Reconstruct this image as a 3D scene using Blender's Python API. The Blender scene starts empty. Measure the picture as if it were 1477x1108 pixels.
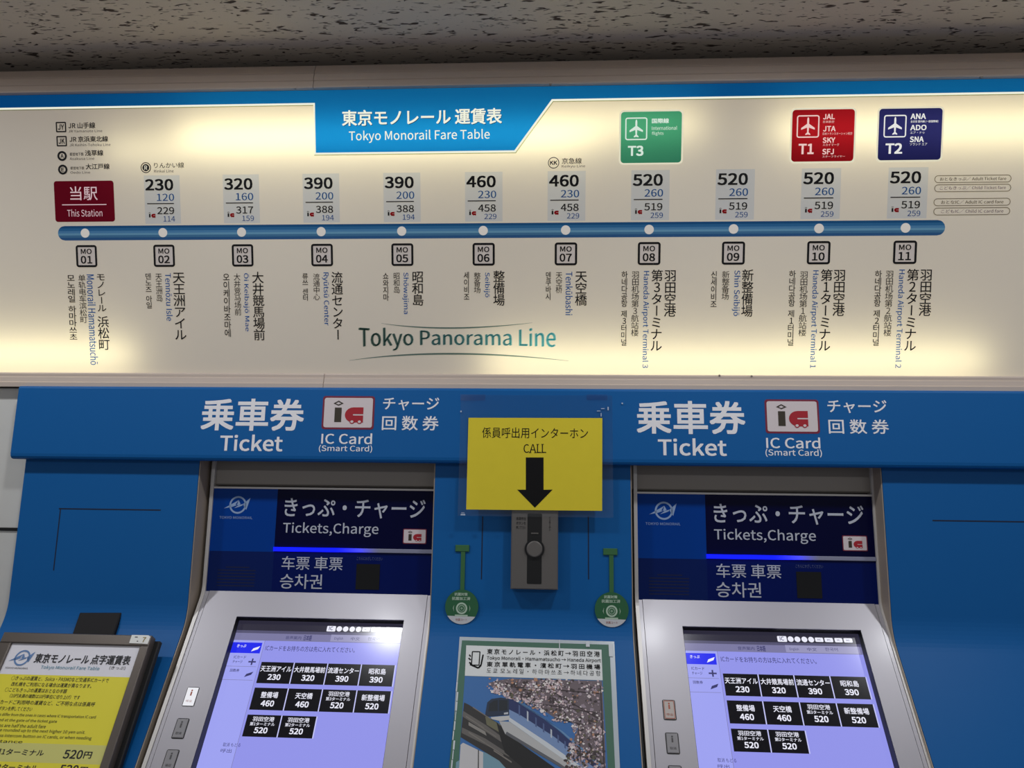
import bpy, math, random
from mathutils import Vector
random.seed(7)
C = bpy.context.scene.collection
SC_ = bpy.context.scene
W, H, F = 1477, 1108, 1110.0
EYE = Vector((0, 0, 1.55))
rd = math.radians
# ------------------------------------------------------------------ camera
YAW, PITCH, ROLL = rd(3.182), rd(4.0), rd(0.4895)
fw = Vector((-math.sin(YAW)*math.cos(PITCH), math.cos(YAW)*math.cos(PITCH), math.sin(PITCH)))
r0 = Vector((math.cos(YAW), math.sin(YAW), 0)); u0_ = r0.cross(fw)
rt = math.cos(ROLL)*r0 + math.sin(ROLL)*u0_; up = -math.sin(ROLL)*r0 + math.cos(ROLL)*u0_
cam = bpy.data.cameras.new('camera'); co = bpy.data.objects.new('camera', cam); C.objects.link(co)
cam.sensor_fit = 'HORIZONTAL'; cam.sensor_width = 36; cam.lens = 36*F/W; cam.clip_start = .02
from mathutils import Matrix
co.matrix_world = Matrix(((rt.x, up.x, -fw.x, EYE.x), (rt.y, up.y, -fw.y, EYE.y), (rt.z, up.z, -fw.z, EYE.z), (0, 0, 0, 1)))
SC_.camera = co
# ------------------------------------------------------------------ light and exposure
vs = SC_.view_settings
vs.view_transform = 'Standard'; vs.look = 'None'; vs.gamma = 1.0; vs.exposure = 0.0; vs.use_curve_mapping = False
wd = bpy.data.worlds.new('station_hall'); SC_.world = wd; wd.use_nodes = True
wd.node_tree.nodes['Background'].inputs[0].default_value = (.93, .95, 1.0, 1)
wd.node_tree.nodes['Background'].inputs[1].default_value = .22
TRIM_TOP = EYE.z + .8118; CEIL = EYE.z + .846; LAMP = EYE.z + .799
def area(name, loc, size, power, col=(1, 1, 1), size_y=None, look=(0, 0, -1), spread=math.pi):
    l = bpy.data.lights.new(name, 'AREA'); l.energy = power; l.color = col; l.spread = spread
    if size_y: l.shape = 'RECTANGLE'; l.size = size; l.size_y = size_y
    else: l.shape = 'DISK'; l.size = size
    o = bpy.data.objects.new(name, l); C.objects.link(o); o.location = loc
    o.rotation_euler = Vector(look).to_track_quat('-Z', 'Y').to_euler()
    return o
for lx, lp in ((-1.52, 4.4), (-.63, 3.7), (.36, 3.7), (1.24, 3.8)):                       # the row of ceiling downlights in front of the machines
    area('downlight_lamp', (lx, 1.062, LAMP), .09, lp, (.95, .97, 1.0))
for lx in (-1.3, 1.3):                                     # hall lighting further back
    area('hall_lamp', (lx, -1.0, CEIL-.02), 1.2, 9.0, (.95, .97, 1.0), .3)
# ------------------------------------------------------------------ planes
class Plane:
    """X runs along the wall, v up the face, n out of it towards the viewer."""
    def __init__(s, deg, p):
        t = rd(deg); s.V = Vector((0, math.sin(t), math.cos(t))); s.N = Vector((0, -math.cos(t), math.sin(t)))
        s.O = Vector((0, p.y, p.z))
    def uv(s, px, py):
        d = (px-W/2)/F*rt - (py-H/2)/F*up + fw
        P = EYE + d*((s.O-EYE).dot(s.N)/d.dot(s.N))
        return P.x, (P-s.O).dot(s.V)
    def P(s, u, v, n=0): return Vector((u, 0, 0)) + s.O + s.V*v + s.N*n
    def at(s, px, py, n=0): return s.P(*s.uv(px, py), n)
    def off(s, n):
        q = Plane(0, s.O); q.V = s.V; q.N = s.N; q.O = s.O + s.N*n; return q
    def box(s, x0, y0, x1, y1):                            # upright rectangle in the face -> u0, u1, v0, v1
        xc, yc = (x0+x1)/2, (y0+y1)/2
        return s.uv(x0, yc)[0], s.uv(x1, yc)[0], s.uv(xc, y1)[1], s.uv(xc, y0)[1]
def raypt(px, py, Y):
    d = (px-W/2)/F*rt - (py-H/2)/F*up + fw
    return EYE + d*(Y/d.y)
FS = Plane(6.16, raypt(738, 612, 1.66))
fb = FS.at(738, 668.5)
PN = Plane(5.9, fb + Vector((0, .032, 0)))
pb = PN.at(738, 903); PL = Plane(39, pb)
GL = PN.off(-.045)
gb = GL.at(738, 863); SP = Plane(39, gb)
SG = Plane(-8.715, raypt(738, 539, 1.70))
dsp0 = SP.at(738, 893); DS = Plane(38.4, dsp0 - SP.N*.017)
BR = Plane(34, PL.at(120, 920) + PL.N*.062)
# ------------------------------------------------------------------ materials
def lin(c): return tuple((x/255/12.92 if x/255 <= .04045 else ((x/255+.055)/1.055)**2.4) for x in c)
MATS = {}
def pr(name, c, rough=.5, metal=0.0, spec=.5, coat=0.0, emit=None, es=0.0, raw=False):
    if name in MATS: return MATS[name]
    m = bpy.data.materials.new(name); m.use_nodes = True; b = m.node_tree.nodes['Principled BSDF']
    b.inputs['Base Color'].default_value = (*(c if raw else lin(c)), 1); b.inputs['Roughness'].default_value = rough
    b.inputs['Metallic'].default_value = metal; b.inputs['Specular IOR Level'].default_value = spec
    b.inputs['Coat Weight'].default_value = coat; b.inputs['Coat Roughness'].default_value = .16 if metal else .05
    if emit: b.inputs['Emission Color'].default_value = (*lin(emit), 1); b.inputs['Emission Strength'].default_value = es
    MATS[name] = m; return m
def emis(name, c, s=1.0):
    m = bpy.data.materials.new(name); m.use_nodes = True; nt = m.node_tree; nt.nodes.clear()
    e = nt.nodes.new('ShaderNodeEmission'); o = nt.nodes.new('ShaderNodeOutputMaterial')
    e.inputs[0].default_value = (*lin(c), 1); e.inputs[1].default_value = s; nt.links.new(e.outputs[0], o.inputs[0]); MATS[name] = m; return m
def film(name, tint, gloss=.0, body=0.0):                  # coloured film: tints the light coming through from behind
    m = bpy.data.materials.new(name); m.use_nodes = True; nt = m.node_tree; nt.nodes.clear()
    t = nt.nodes.new('ShaderNodeBsdfTransparent'); t.inputs[0].default_value = (*tint, 1)
    o = nt.nodes.new('ShaderNodeOutputMaterial'); g = nt.nodes.new('ShaderNodeBsdfGlossy'); g.inputs['Roughness'].default_value = .15
    x = nt.nodes.new('ShaderNodeMixShader'); x.inputs[0].default_value = gloss
    nt.links.new(t.outputs[0], x.inputs[1]); nt.links.new(g.outputs[0], x.inputs[2]); nt.links.new(x.outputs[0], o.inputs[0]); MATS[name] = m; return m
def noise_bump(m, scale, strength, dist=.001, var=0.0, stretch=(1, 1, 1)):
    nt = m.node_tree; b = nt.nodes['Principled BSDF']
    tc = nt.nodes.new('ShaderNodeTexCoord'); mp = nt.nodes.new('ShaderNodeMapping'); mp.inputs['Scale'].default_value = stretch
    n = nt.nodes.new('ShaderNodeTexNoise'); n.inputs['Scale'].default_value = scale; n.inputs['Detail'].default_value = 4
    nt.links.new(tc.outputs['Object'], mp.inputs[0]); nt.links.new(mp.outputs[0], n.inputs['Vector'])
    bp = nt.nodes.new('ShaderNodeBump'); bp.inputs['Strength'].default_value = strength; bp.inputs['Distance'].default_value = dist
    nt.links.new(n.outputs[0], bp.inputs['Height']); nt.links.new(bp.outputs[0], b.inputs['Normal'])
    if var:
        base = b.inputs['Base Color'].default_value[:]
        mx = nt.nodes.new('ShaderNodeMix'); mx.data_type = 'RGBA'
        mx.inputs[6].default_value = (*[k*(1-var) for k in base[:3]], 1); mx.inputs[7].default_value = (*[min(1, k*(1+var)) for k in base[:3]], 1)
        nt.links.new(n.outputs[0], mx.inputs[0]); nt.links.new(mx.outputs[2], b.inputs['Base Color'])
    return m
blue = noise_bump(pr('blue_painted_steel', (16, 98, 168), .45, 0, .2), 180, .08, .0004)
navy_edge = pr('dark_blue_seam', (6, 26, 58), .6)
white_vinyl = pr('white_vinyl_lettering', (250, 248, 252), .5)
silver = noise_bump(pr('brushed_silver', (180, 177, 184), .42, .35, .5, .12), 300, .03, .0003, 0, (1, 30, 30))
tan_metal = pr('dull_metal_lining', (172, 158, 142), .5, .1)
rail = pr('satin_rail', (214, 210, 206), .4, .25)
dark_metal = pr('dark_grey_metal', (150, 143, 136), .5, .3)
black = pr('black_plastic', (12, 12, 14), .5)
rubber = pr('black_rubber', (20, 17, 20), .75)
ink = pr('black_ink', (14, 13, 15), .6, 0, .2)
alu = noise_bump(pr('beige_aluminium_trim', (208, 192, 180), .5, .1), 60, .05, .0003, .05, (.3, 6, 6))
alu_dark = pr('trim_shadow_gap', (40, 33, 30), .8)
wallm = noise_bump(pr('grey_white_wall_panel', (226, 225, 220), .45), 25, .05, .0006, .04)
floorm = noise_bump(pr('grey_floor', (112, 106, 100), .5), 30, .1, .001, .1)
# ------------------------------------------------------------------ mesh builder
class MB:
    def __init__(s): s.v = []; s.f = []; s.m = []; s.mats = []
    def mi(s, mat):
        if mat not in s.mats: s.mats.append(mat)
        return s.mats.index(mat)
    def add(s, vs, fs, mat):
        b = len(s.v); s.v.extend(vs); k = s.mi(mat)
        for f in fs: s.f.append([b+i for i in f]); s.m.append(k)
    def poly(s, pl, uvs, n, mat): s.add([pl.P(u, v, n) for u, v in uvs], [list(range(len(uvs)))], mat)
    def rect(s, pl, b, n, mat): u0, u1, v0, v1 = b; s.poly(pl, [(u0, v0), (u1, v0), (u1, v1), (u0, v1)], n, mat)
    def prism(s, pl, uvs, n0, n1, mat, ch=0.0):
        k = len(uvs); cx = sum(a for a, _ in uvs)/k; cy = sum(a for _, a in uvs)/k
        base = [pl.P(u, v, n0) for u, v in uvs]
        if ch:
            def ins(u, v):
                return (u - math.copysign(min(ch, abs(u-cx)), u-cx), v - math.copysign(min(ch, abs(v-cy)), v-cy))
            mid = [pl.P(u, v, n1-ch) for u, v in uvs]; top = [pl.P(*ins(u, v), n1) for u, v in uvs]; rings = [base, mid, top]
        else: rings = [base, [pl.P(u, v, n1) for u, v in uvs]]
        vs = [p for r in rings for p in r]; fs = [list(range(k))[::-1], [(len(rings)-1)*k+i for i in range(k)]]
        for r in range(len(rings)-1):
            for i in range(k):
                j = (i+1) % k; fs.append([r*k+i, r*k+j, (r+1)*k+j, (r+1)*k+i])
        s.add(vs, fs, mat)
    def slab(s, pl, b, n0, n1, mat, ch=0.0): u0, u1, v0, v1 = b; s.prism(pl, [(u0, v0), (u1, v0), (u1, v1), (u0, v1)], n0, n1, mat, ch)
    def extrude(s, yz, x0, x1, mat):                        # yz: closed section, run along X
        k = len(yz); vs = [Vector((x0, y, z)) for y, z in yz] + [Vector((x1, y, z)) for y, z in yz]
        fs = [list(range(k)), [k+i for i in range(k)][::-1]]
        for i in range(k): j = (i+1) % k; fs.append([i, k+i, k+j, j])
        s.add(vs, fs, mat)
    def build(s, name, parent=None, origin=None):
        o_ = Vector((0, 0, 0))
        if origin is not None: o_ = origin
        elif parent is not None: o_ = parent['_o'] if '_o' in parent.keys() else o_; o_ = Vector(o_)
        me = bpy.data.meshes.new(name); me.from_pydata([tuple(p-o_) for p in s.v], [], s.f)
        for m in s.mats: me.materials.append(m)
        me.polygons.foreach_set('material_index', s.m); me.update()
        o = bpy.data.objects.new(name, me); C.objects.link(o)
        if parent is not None: o.parent = parent; o['_o'] = tuple(o_)
        else: o.location = o_; o['_o'] = tuple(o_)
        return o
def rr(b, r, k=4):                                          # rounded rectangle outline
    u0, u1, v0, v1 = b; pts = []
    for cx, cy, a in ((u1-r, v0+r, -90), (u1-r, v1-r, 0), (u0+r, v1-r, 90), (u0+r, v0+r, 180)):
        for i in range(k+1):
            t = rd(a+90*i/k); pts.append((cx+r*math.cos(t), cy+r*math.sin(t)))
    return pts
def ring(mb, pl, outer, inner, n, mat):
    k = len(outer); mb.add([pl.P(*p, n) for p in outer] + [pl.P(*p, n) for p in inner], [[i, (i+1) % k, k+(i+1) % k, k+i] for i in range(k)], mat)
def frame2(mb, pl, b, w, r, n, mat):
    u0, u1, v0, v1 = b; ring(mb, pl, rr(b, r), rr((u0+w, u1-w, v0+w, v1-w), max(r-w, .0002)), n, mat)
def circ(cx, cy, r, k=24, ry=None): return [(cx+r*math.cos(2*math.pi*i/k), cy+(ry or r)*math.sin(2*math.pi*i/k)) for i in range(k)]
def thing(name, label, cat, loc, group=None):
    o = bpy.data.objects.new(name, None); C.objects.link(o); o.location = loc; o.empty_display_size = .05
    o['label'] = label; o['category'] = cat; o['_o'] = tuple(loc)
    if group: o['group'] = group
    return o
def tag(o, label, cat, group=None):
    o['label'] = label; o['category'] = cat
    if group: o['group'] = group
def struct(o): o['kind'] = 'structure'; return o
# ------------------------------------------------------------------ lettering
import os
GC = {}
try: FONT = bpy.data.fonts.load(os.path.join(bpy.utils.system_resource('DATAFILES'), 'fonts', 'Noto Sans CJK Regular.woff2'))   # the typeface that ships with Blender
except Exception: FONT = None
def base_glyphs(s):
    c = bpy.data.curves.new('t', 'FONT'); c.body = s; c.resolution_u = 3
    if FONT: c.font = FONT
    o = bpy.data.objects.new('t', c); C.objects.link(o)
    dg = bpy.context.evaluated_depsgraph_get(); dg.update()
    m = bpy.data.meshes.new_from_object(o.evaluated_get(dg)); k = 1/.3502 if FONT else 1.0
    vs = [(v.co.x*k, v.co.y*k) for v in m.vertices]; fs = [list(p.vertices) for p in m.polygons]
    bpy.data.objects.remove(o); bpy.data.curves.remove(c); bpy.data.meshes.remove(m); return vs, fs
def glyphs(s, off=0.0, see=False):
    """outline of the string in em units; off thickens the strokes (bold); see-through films get two layers only"""
    k = (s, off, see)
    if k in GC: return GC[k]
    vs, fs = base_glyphs(s)
    if see: off = max(off, .006)
    if off > 0:
        V = []; Fc = []
        for dx, dy in (((-1, -.3), (1, .3)) if see else ((-1, -1), (1, -1), (-1, 1), (1, 1))):
            b = len(V); V += [(x+dx*off*.85, y+dy*off*.85) for x, y in vs]; Fc += [[b+i for i in f] for f in fs]
        vs, fs = V, Fc
    xs = [a for a, _ in vs]; ys = [a for _, a in vs]
    GC[k] = (vs, fs, (min(xs), max(xs), min(ys), max(ys))); return GC[k]
def text(mb, pl, s, b, n, mat, off=0.0, turn=False, warp=None, matf=None):
    """set the string s so that its ink fills the rectangle b of the face"""
    vs, fs, (x0, x1, y0, y1) = glyphs(s, off, mat is None or 'film' in mat.name); u0, u1, v0, v1 = b; out = []
    for x, y in vs:
        a = (x-x0)/(x1-x0); e = (y-y0)/(y1-y0)
        if turn: out.append((u0+e*(u1-u0), v1-a*(v1-v0)))
        else:
            if warp: e = warp(a, e)
            out.append((u0+a*(u1-u0), v0+e*(v1-v0)))
    nb = len(vs)//(1 if off <= 0 else 4)                    # each stroke layer lies a hair above the one before
    P = [pl.P(u, v, n+(i//max(1, nb))*.00003) for i, (u, v) in enumerate(out)]
    if matf:
        for f in fs: mb.add([P[i] for i in f], [list(range(len(f)))], matf(sum((vs[i][0]-x0)/(x1-x0) for i in f)/len(f)))
    else: mb.add(P, fs, mat)
def column(mb, pl, s, b, n, mat, off=0.0):
    """upright characters set one below the other"""
    u0, u1, v0, v1 = b; wgt = [.45 if ch == ' ' else 1.0 for ch in s]; tot = sum(wgt); y = v1
    for ch, w in zip(s, wgt):
        h = (v1-v0)*w/tot; yb = y-h
        if ch != ' ':
            vs, fs, (x0, x1, y0, y1) = glyphs(ch, off); out = []
            for gx, gy in vs:
                if ch.isascii(): a = .5+(gx-(x0+x1)/2)*1.1; e = (gy-y0)/(y1-y0)*.84+.08
                else: a = (gx-.03)/.94; e = (gy+.09)/.94
                if ch == 'ー': a, e = .5+(e-.5)*1.0, 1-a
                out.append(pl.P(u0+a*(u1-u0), yb+e*h, n+(len(out)*4//len(vs))*.00003))
            mb.add(out, fs, mat)
        y = yb
def T(mb, pl, s, px, n, mat, off=0.0, **k): text(mb, pl, s, pl.box(*px), n, mat, off, **k)
# ------------------------------------------------------------------ the setting
def quad(name, pts, mat):
    mb = MB(); mb.add([Vector(p) for p in pts], [[0, 1, 2, 3]], mat); return struct(mb.build(name))
def slabbox(name, lo, hi, mat):
    mb = MB(); x0, y0, z0 = lo; x1, y1, z1 = hi
    vs = [Vector((x, y, z)) for z in (z0, z1) for x, y in ((x0, y0), (x1, y0), (x1, y1), (x0, y1))]
    mb.add(vs, [[0, 3, 2, 1], [4, 5, 6, 7], [0, 1, 5, 4], [1, 2, 6, 5], [2, 3, 7, 6], [3, 0, 4, 7]], mat); return struct(mb.build(name))
WY = 1.785
tile = bpy.data.materials.new('fissured_ceiling_tile'); tile.use_nodes = True
nt = tile.node_tree; bs = nt.nodes['Principled BSDF']; bs.inputs['Roughness'].default_value = .95; bs.inputs['Specular IOR Level'].default_value = .1
tc = nt.nodes.new('ShaderNodeTexCoord')
def nz(scale, st, detail, rot=0.0):
    mp = nt.nodes.new('ShaderNodeMapping'); mp.inputs['Scale'].default_value = st; mp.inputs['Rotation'].default_value = (0, 0, rot)
    n = nt.nodes.new('ShaderNodeTexNoise'); n.inputs['Scale'].default_value = scale; n.inputs['Detail'].default_value = detail; n.inputs['Distortion'].default_value = .6
    nt.links.new(tc.outputs['Object'], mp.inputs[0]); nt.links.new(mp.outputs[0], n.inputs['Vector']); return n
n1 = nz(1, (34, 105, 1), 1.6, .12); n2 = nz(1, (38, 115, 1), 1.6, .40); n4 = nz(1, (36, 110, 1), 1.6, -.28); n3 = nz(400, (1, 1, 1), 2)
def ramp(src, a, b):
    r = nt.nodes.new('ShaderNodeMapRange'); r.inputs[1].default_value = a; r.inputs[2].default_value = b
    nt.links.new(src.outputs[0], r.inputs[0]); return r
m1 = ramp(n1, .645, .70); m2 = ramp(n2, .655, .71); m4 = ramp(n4, .655, .71)
mxm = nt.nodes.new('ShaderNodeMath'); mxm.operation = 'MAXIMUM'; nt.links.new(m1.outputs[0], mxm.inputs[0]); nt.links.new(m2.outputs[0], mxm.inputs[1])
mx4 = nt.nodes.new('ShaderNodeMath'); mx4.operation = 'MAXIMUM'; nt.links.new(mxm.outputs[0], mx4.inputs[0]); nt.links.new(m4.outputs[0], mx4.inputs[1]); mxm = mx4
cm = nt.nodes.new('ShaderNodeMix'); cm.data_type = 'RGBA'; cm.inputs[6].default_value = (*lin((228, 218, 206)), 1); cm.inputs[7].default_value = (*lin((92, 82, 76)), 1)
nt.links.new(mxm.outputs[0], cm.inputs[0])
cg = nt.nodes.new('ShaderNodeMix'); cg.data_type = 'RGBA'; cg.blend_type = 'MULTIPLY'; cg.inputs[0].default_value = .1
nt.links.new(cm.outputs[2], cg.inputs[6]); nt.links.new(n3.outputs[0], cg.inputs[7]); nt.links.new(cg.outputs[2], bs.inputs['Base Color'])
bp = nt.nodes.new('ShaderNodeBump'); bp.inputs['Strength'].default_value = .5; bp.inputs['Distance'].default_value = .002; bp.invert = True
nt.links.new(mxm.outputs[0], bp.inputs['Height']); nt.links.new(bp.outputs[0], bs.inputs['Normal'])
slabbox('ceiling', (-3.5, -3.0, CEIL), (3.5, WY+.1, CEIL+.08), tile)
slabbox('floor', (-3.5, -3.0, -.08), (3.5, WY+.1, 0), floorm)
slabbox('wall_back', (-3.5, WY, 0), (3.5, WY+.1, CEIL), wallm)
WL = 1.706; wx = PN.at(37, 668).x-.003                       # tiled cladding beside the machines stands a little forward
jz = raypt(10, 763, WL).z
slabbox('wall_left', (-3.5, WL, 0), (wx, WY, EYE.z+.104), wallm)
slabbox('trim_1', (-3.5, WL-.003, jz-.004), (wx, WL+.002, jz+.003), black)
# ------------------------------------------------------------------ illuminated fare table
sign_face = bpy.data.materials.new('opal_sign_panel'); sign_face.use_nodes = True; nt = sign_face.node_tree; nt.nodes.clear()
o = nt.nodes.new('ShaderNodeOutputMaterial'); tr = nt.nodes.new('ShaderNodeBsdfTranslucent'); df = nt.nodes.new('ShaderNodeBsdfDiffuse')
tr.inputs[0].default_value = (.95, .885, .63, 1); df.inputs[0].default_value = (.75, .72, .66, 1)
mx = nt.nodes.new('ShaderNodeMixShader'); mx.inputs[0].default_value = .45; ad = nt.nodes.new('ShaderNodeAddShader'); em = nt.nodes.new('ShaderNodeEmission')
em.inputs[0].default_value = (.36, .317, .29, 1); em.inputs[1].default_value = .44
nt.links.new(tr.outputs[0], mx.inputs[1]); nt.links.new(df.outputs[0], mx.inputs[2]); nt.links.new(mx.outputs[0], ad.inputs[0]); nt.links.new(em.outputs[0], ad.inputs[1]); nt.links.new(ad.outputs[0], o.inputs[0])
SX0, SX1 = -1.75, 1.45
vtop = SG.uv(738, 126)[1]; vbot = SG.uv(738, 540)[1]
sign = thing('fare_sign', 'long backlit cream fare table with blue header band below the ceiling', 'sign', SG.P(0, vbot))
mb = MB(); mb.rect(SG, (SX0, SX1, vbot-.004, vtop+.004), 0, sign_face); face = mb.build('sign_face', sign)
boxw = pr('light_box_white', (150, 147, 140), .8)
mb = MB(); D_ = .074
yf = lambda v, n: SG.P(0, v, n)
for (va, vb, na, nb) in ((vtop+.006, vtop+.010, -D_, -.001), (vbot-.010, vbot-.006, -D_, -.001)):
    mb.slab(SG, (SX0, SX1, va, vb), na, nb, boxw)
mb.slab(SG, (SX0, SX1, vbot-.01, vtop+.01), -D_-.003, -D_, boxw)
mb.slab(SG, (SX0-.004, SX0, vbot-.01, vtop+.01), -D_-.003, 0, boxw); mb.slab(SG, (SX1, SX1+.004, vbot-.01, vtop+.01), -D_-.003, 0, boxw)
mb.build('light_box', sign)
# tubes inside the box
def tube(xa, xb, y, power, n=-.062):
    ua = SG.uv(xa, y)[0]; ub = SG.uv(xb, y)[0]; v = SG.uv((xa+xb)/2, y)[1]
    o = area('sign_tube_lamp', SG.P((ua+ub)/2, v, n), ub-ua, power*(ub-ua), (1, .93, .72), .026, look=tuple(SG.N))
tube(262, 850, 195, .84); tube(150, 262, 215, .34); tube(850, 1010, 180, .50); tube(1120, 1560, 185, .68)  # the short dim second tube is added to ease the glow in from the left
tube(-260, 190, 510, .60); tube(700, 1120, 520, .55); tube(1120, 1420, 518, .57)
hb = film('header_blue_film', (.008, .24, .80)); wl = emis('lit_white', (244, 246, 226), .95)
mb = MB(); n_ = .0006
top_l = (SX0, vtop+.004); uv = SG.uv
vbl = sum(uv(x, y)[1] for x, y in ((0, 157), (455, 148.5)))/2; vbr = sum(uv(x, y)[1] for x, y in ((800, 143), (1470, 131.5)))/2
vbl = vbr = (vbl+vbr)/2
tl = uv(455, 184)[0]; vt = sum(uv(x, y)[1] for x, y in ((456, 220.5), (742, 217)))/2; tr_ = uv(742, 217)[0]; td = uv(796, 143)[0]
edge = [(SX0, vbl), (tl, vbl), (tl, vt), (tr_, vt), (td, vbr), (SX1, vbr)]
mb.poly(SG, [(SX0, vtop+.004), (SX0, vbl), (tl, vbl), (tl, vtop+.004)], n_, hb)
mb.poly(SG, [(tl, vtop+.004), (tl, vt), (tr_, vt), (td, vbr), (td, vtop+.004)], n_, hb)
mb.poly(SG, [(td, vtop+.004), (td, vbr), (SX1, vbr), (SX1, vtop+.004)], n_, hb)
band = mb.build('header_band', sign)
mb = MB(); LW = .0042
off_ = [(SX0, vbl-LW), (tl-LW*.7, vbl-LW), (tl-LW*.7, vt-LW), (tr_+LW*.55, vt-LW), (td+LW*.55, vbr-LW), (SX1, vbr-LW)]
dk = film('thin_olive_film', (.45, .5, .3))
for i in range(5):
    mb.poly(SG, [off_[i], off_[i+1], edge[i+1], edge[i]], .0007, wl)
off2 = [(SX0, vbl-LW-.0018), (tl-LW*.7-.0016, vbl-LW-.0018), (tl-LW*.7-.0016, vt-LW-.002), (tr_+LW*.55+.001, vt-LW-.002), (td+LW*.55+.001, vbr-LW-.0018), (SX1, vbr-LW-.0018)]
for i in (0, 2, 3, 4): mb.poly(SG, [off2[i], off2[i+1], off_[i+1], off_[i]], .0007, dk)
mb.build('band_edging', band)
shadow_ink = film('dark_blue_film', (.3, .42, .5))
mb = MB()
b = SG.box(493.5, 157.5, 724, 180.5); text(mb, SG, '東京モノレール 運賃表', (b[0]+.0015, b[1]+.0015, b[2]-.0015, b[3]-.0015), .0008, shadow_ink, .022)
text(mb, SG, '東京モノレール 運賃表', b, .0014, wl, .022)
T(mb, SG, 'Tokyo Monorail Fare Table', (503.5, 187.5, 706.5, 205.5), .0014, wl, .006)
mb.build('title_lettering', band)
# route line and dots
DX = [124, 235, 348, 463, 580, 697, 816, 936, 1058, 1181, 1306]; DY = [337.5, 336, 334.8, 334.2, 333.5, 332.7, 332, 331.2, 330.3, 329.3, 328.3]
du = [SG.uv(x, y) for x, y in zip(DX, DY)]; vdot = sum(p[1] for p in du)/11
um = sum(p[0] for p in du)/11; pitch = sum((i-5)*p[0] for i, p in enumerate(du))/110; U = [um+(i-5)*pitch for i in range(11)]
lu0 = SG.uv(84, 338)[0]; lu1 = SG.uv(1363, 328)[0]; hr = abs(SG.uv(850, 320.3)[1]-SG.uv(850, 342)[1])/2
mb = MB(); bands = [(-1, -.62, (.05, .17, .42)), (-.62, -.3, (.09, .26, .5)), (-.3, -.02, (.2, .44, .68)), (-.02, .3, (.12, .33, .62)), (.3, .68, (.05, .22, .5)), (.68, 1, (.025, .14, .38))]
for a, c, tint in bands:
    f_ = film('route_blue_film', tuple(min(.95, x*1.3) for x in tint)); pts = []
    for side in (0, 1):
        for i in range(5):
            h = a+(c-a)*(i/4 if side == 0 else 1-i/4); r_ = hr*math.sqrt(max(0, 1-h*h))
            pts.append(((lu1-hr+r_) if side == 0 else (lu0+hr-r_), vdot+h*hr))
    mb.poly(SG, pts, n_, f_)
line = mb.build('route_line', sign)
dotm = film('dot_film', (.0, .0, .0)); dotw = emis('lit_dot_grey', (196, 190, 184), .9)
for i in range(11):
    mb = MB(); mb.poly(SG, circ(U[i], vdot, .0102), .0012, dotw); mb.build('station_dot', line)
# fare plates
platef = film('pale_grey_film', (.84, .90, 1.0)); bluef = film('fare_blue_film', (.11, .34, .66)); redf = film('ic_red_film', (.5, .015, .03)); inkf = ink
nb = SG.uv(697, 285)[0]
def rel(x0, y0, x1, y1):
    b = SG.box(x0, y0, x1, y1); c = SG.uv(697, (y0+y1)/2)[0]; return b[0]-c, b[1]-c, b[2], b[3]
def sh(b, du_): return b[0]+du_, b[1]+du_, b[2], b[3]
def ic_mark(mb, pl, b, n, dark, red, white=None):
    """small ic sign: a dark i with a lozenge dot and a red c on two wheels"""
    u0, u1, v0, v1 = b; w = u1-u0; h = v1-v0
    X = lambda a: u0+a*w; Y = lambda a: v0+a*h
    mb.rect(pl, (X(.0), X(.24), Y(.08), Y(.70)), n, dark)
    oz = [(X(.12-.18), Y(.88)), (X(.12), Y(.78)), (X(.12+.18), Y(.88)), (X(.12), Y(1.0))]
    iz = [(X(.12-.10), Y(.88)), (X(.12), Y(.835)), (X(.12+.10), Y(.88)), (X(.12), Y(.945))]
    ring(mb, pl, oz, iz, n, dark)
    arc = [(X(.36+.30*(1-math.sin(math.pi*i/10))), Y(.39+.325*math.cos(math.pi*i/10))) for i in range(11)]
    arci = [(X(.64+.02*(1-math.sin(math.pi*i/10))), Y(.395+.03*math.cos(math.pi*i/10))) for i in range(11)]
    k = len(arc); pts = arc+arci
    mb.add([pl.P(*p, n) for p in pts], [[i, i+1, k+i+1, k+i] for i in range(k-1)], red)
    mb.rect(pl, (X(.66), X(1.0), Y(.425), Y(.715)), n, red); mb.rect(pl, (X(.66), X(1.0), Y(.065), Y(.365)), n, red)
    for cx in (.62, .88):
        mb.poly(pl, circ(X(cx), Y(.09), w*.085, 12, h*.085), n+.0002, red)
        if white: mb.poly(pl, circ(X(cx), Y(.10), w*.055, 10, h*.055), n+.0004, white)
fares = [None, ('230', '120', '229', '114'), ('320', '160', '317', '159'), ('390', '200', '388', '194'), ('390', '200', '388', '194'), ('460', '230', '458', '229'), ('460', '230', '458', '229')] + [('520', '260', '519', '259')]*4
pb_ = rel(671, 248, 725, 319.5); B1 = rel(673, 253.6, 715.3, 270.6); B2 = rel(689.8, 275.2, 716, 286); B3 = rel(674.8, 289.2, 715.3, 290.6); B4 = rel(689.8, 295, 715.3, 305.5); B5 = rel(698.7, 308.5, 716.2, 316.3); B6 = rel(677, 302.6, 686.8, 311)
for i, f in enumerate(fares):
    if not f: continue
    mb = MB(); mb.rect(SG, sh(pb_, U[i]), n_, platef); plate = mb.build('fare_plate', sign)
    mb = MB(); text(mb, SG, f[0], sh(B1, U[i]), .0012, ink, .028); text(mb, SG, f[1], sh(B2, U[i]), .0012, bluef, .014)
    mb.rect(SG, sh(B3, U[i]), .0012, ink); text(mb, SG, f[2], sh(B4, U[i]), .0012, ink, .012); text(mb, SG, f[3], sh(B5, U[i]), .0012, bluef, .004)
    ic_mark(mb, SG, sh(B6, U[i]), .0012, ink, redf); mb.build('fare_figures', plate)
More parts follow.
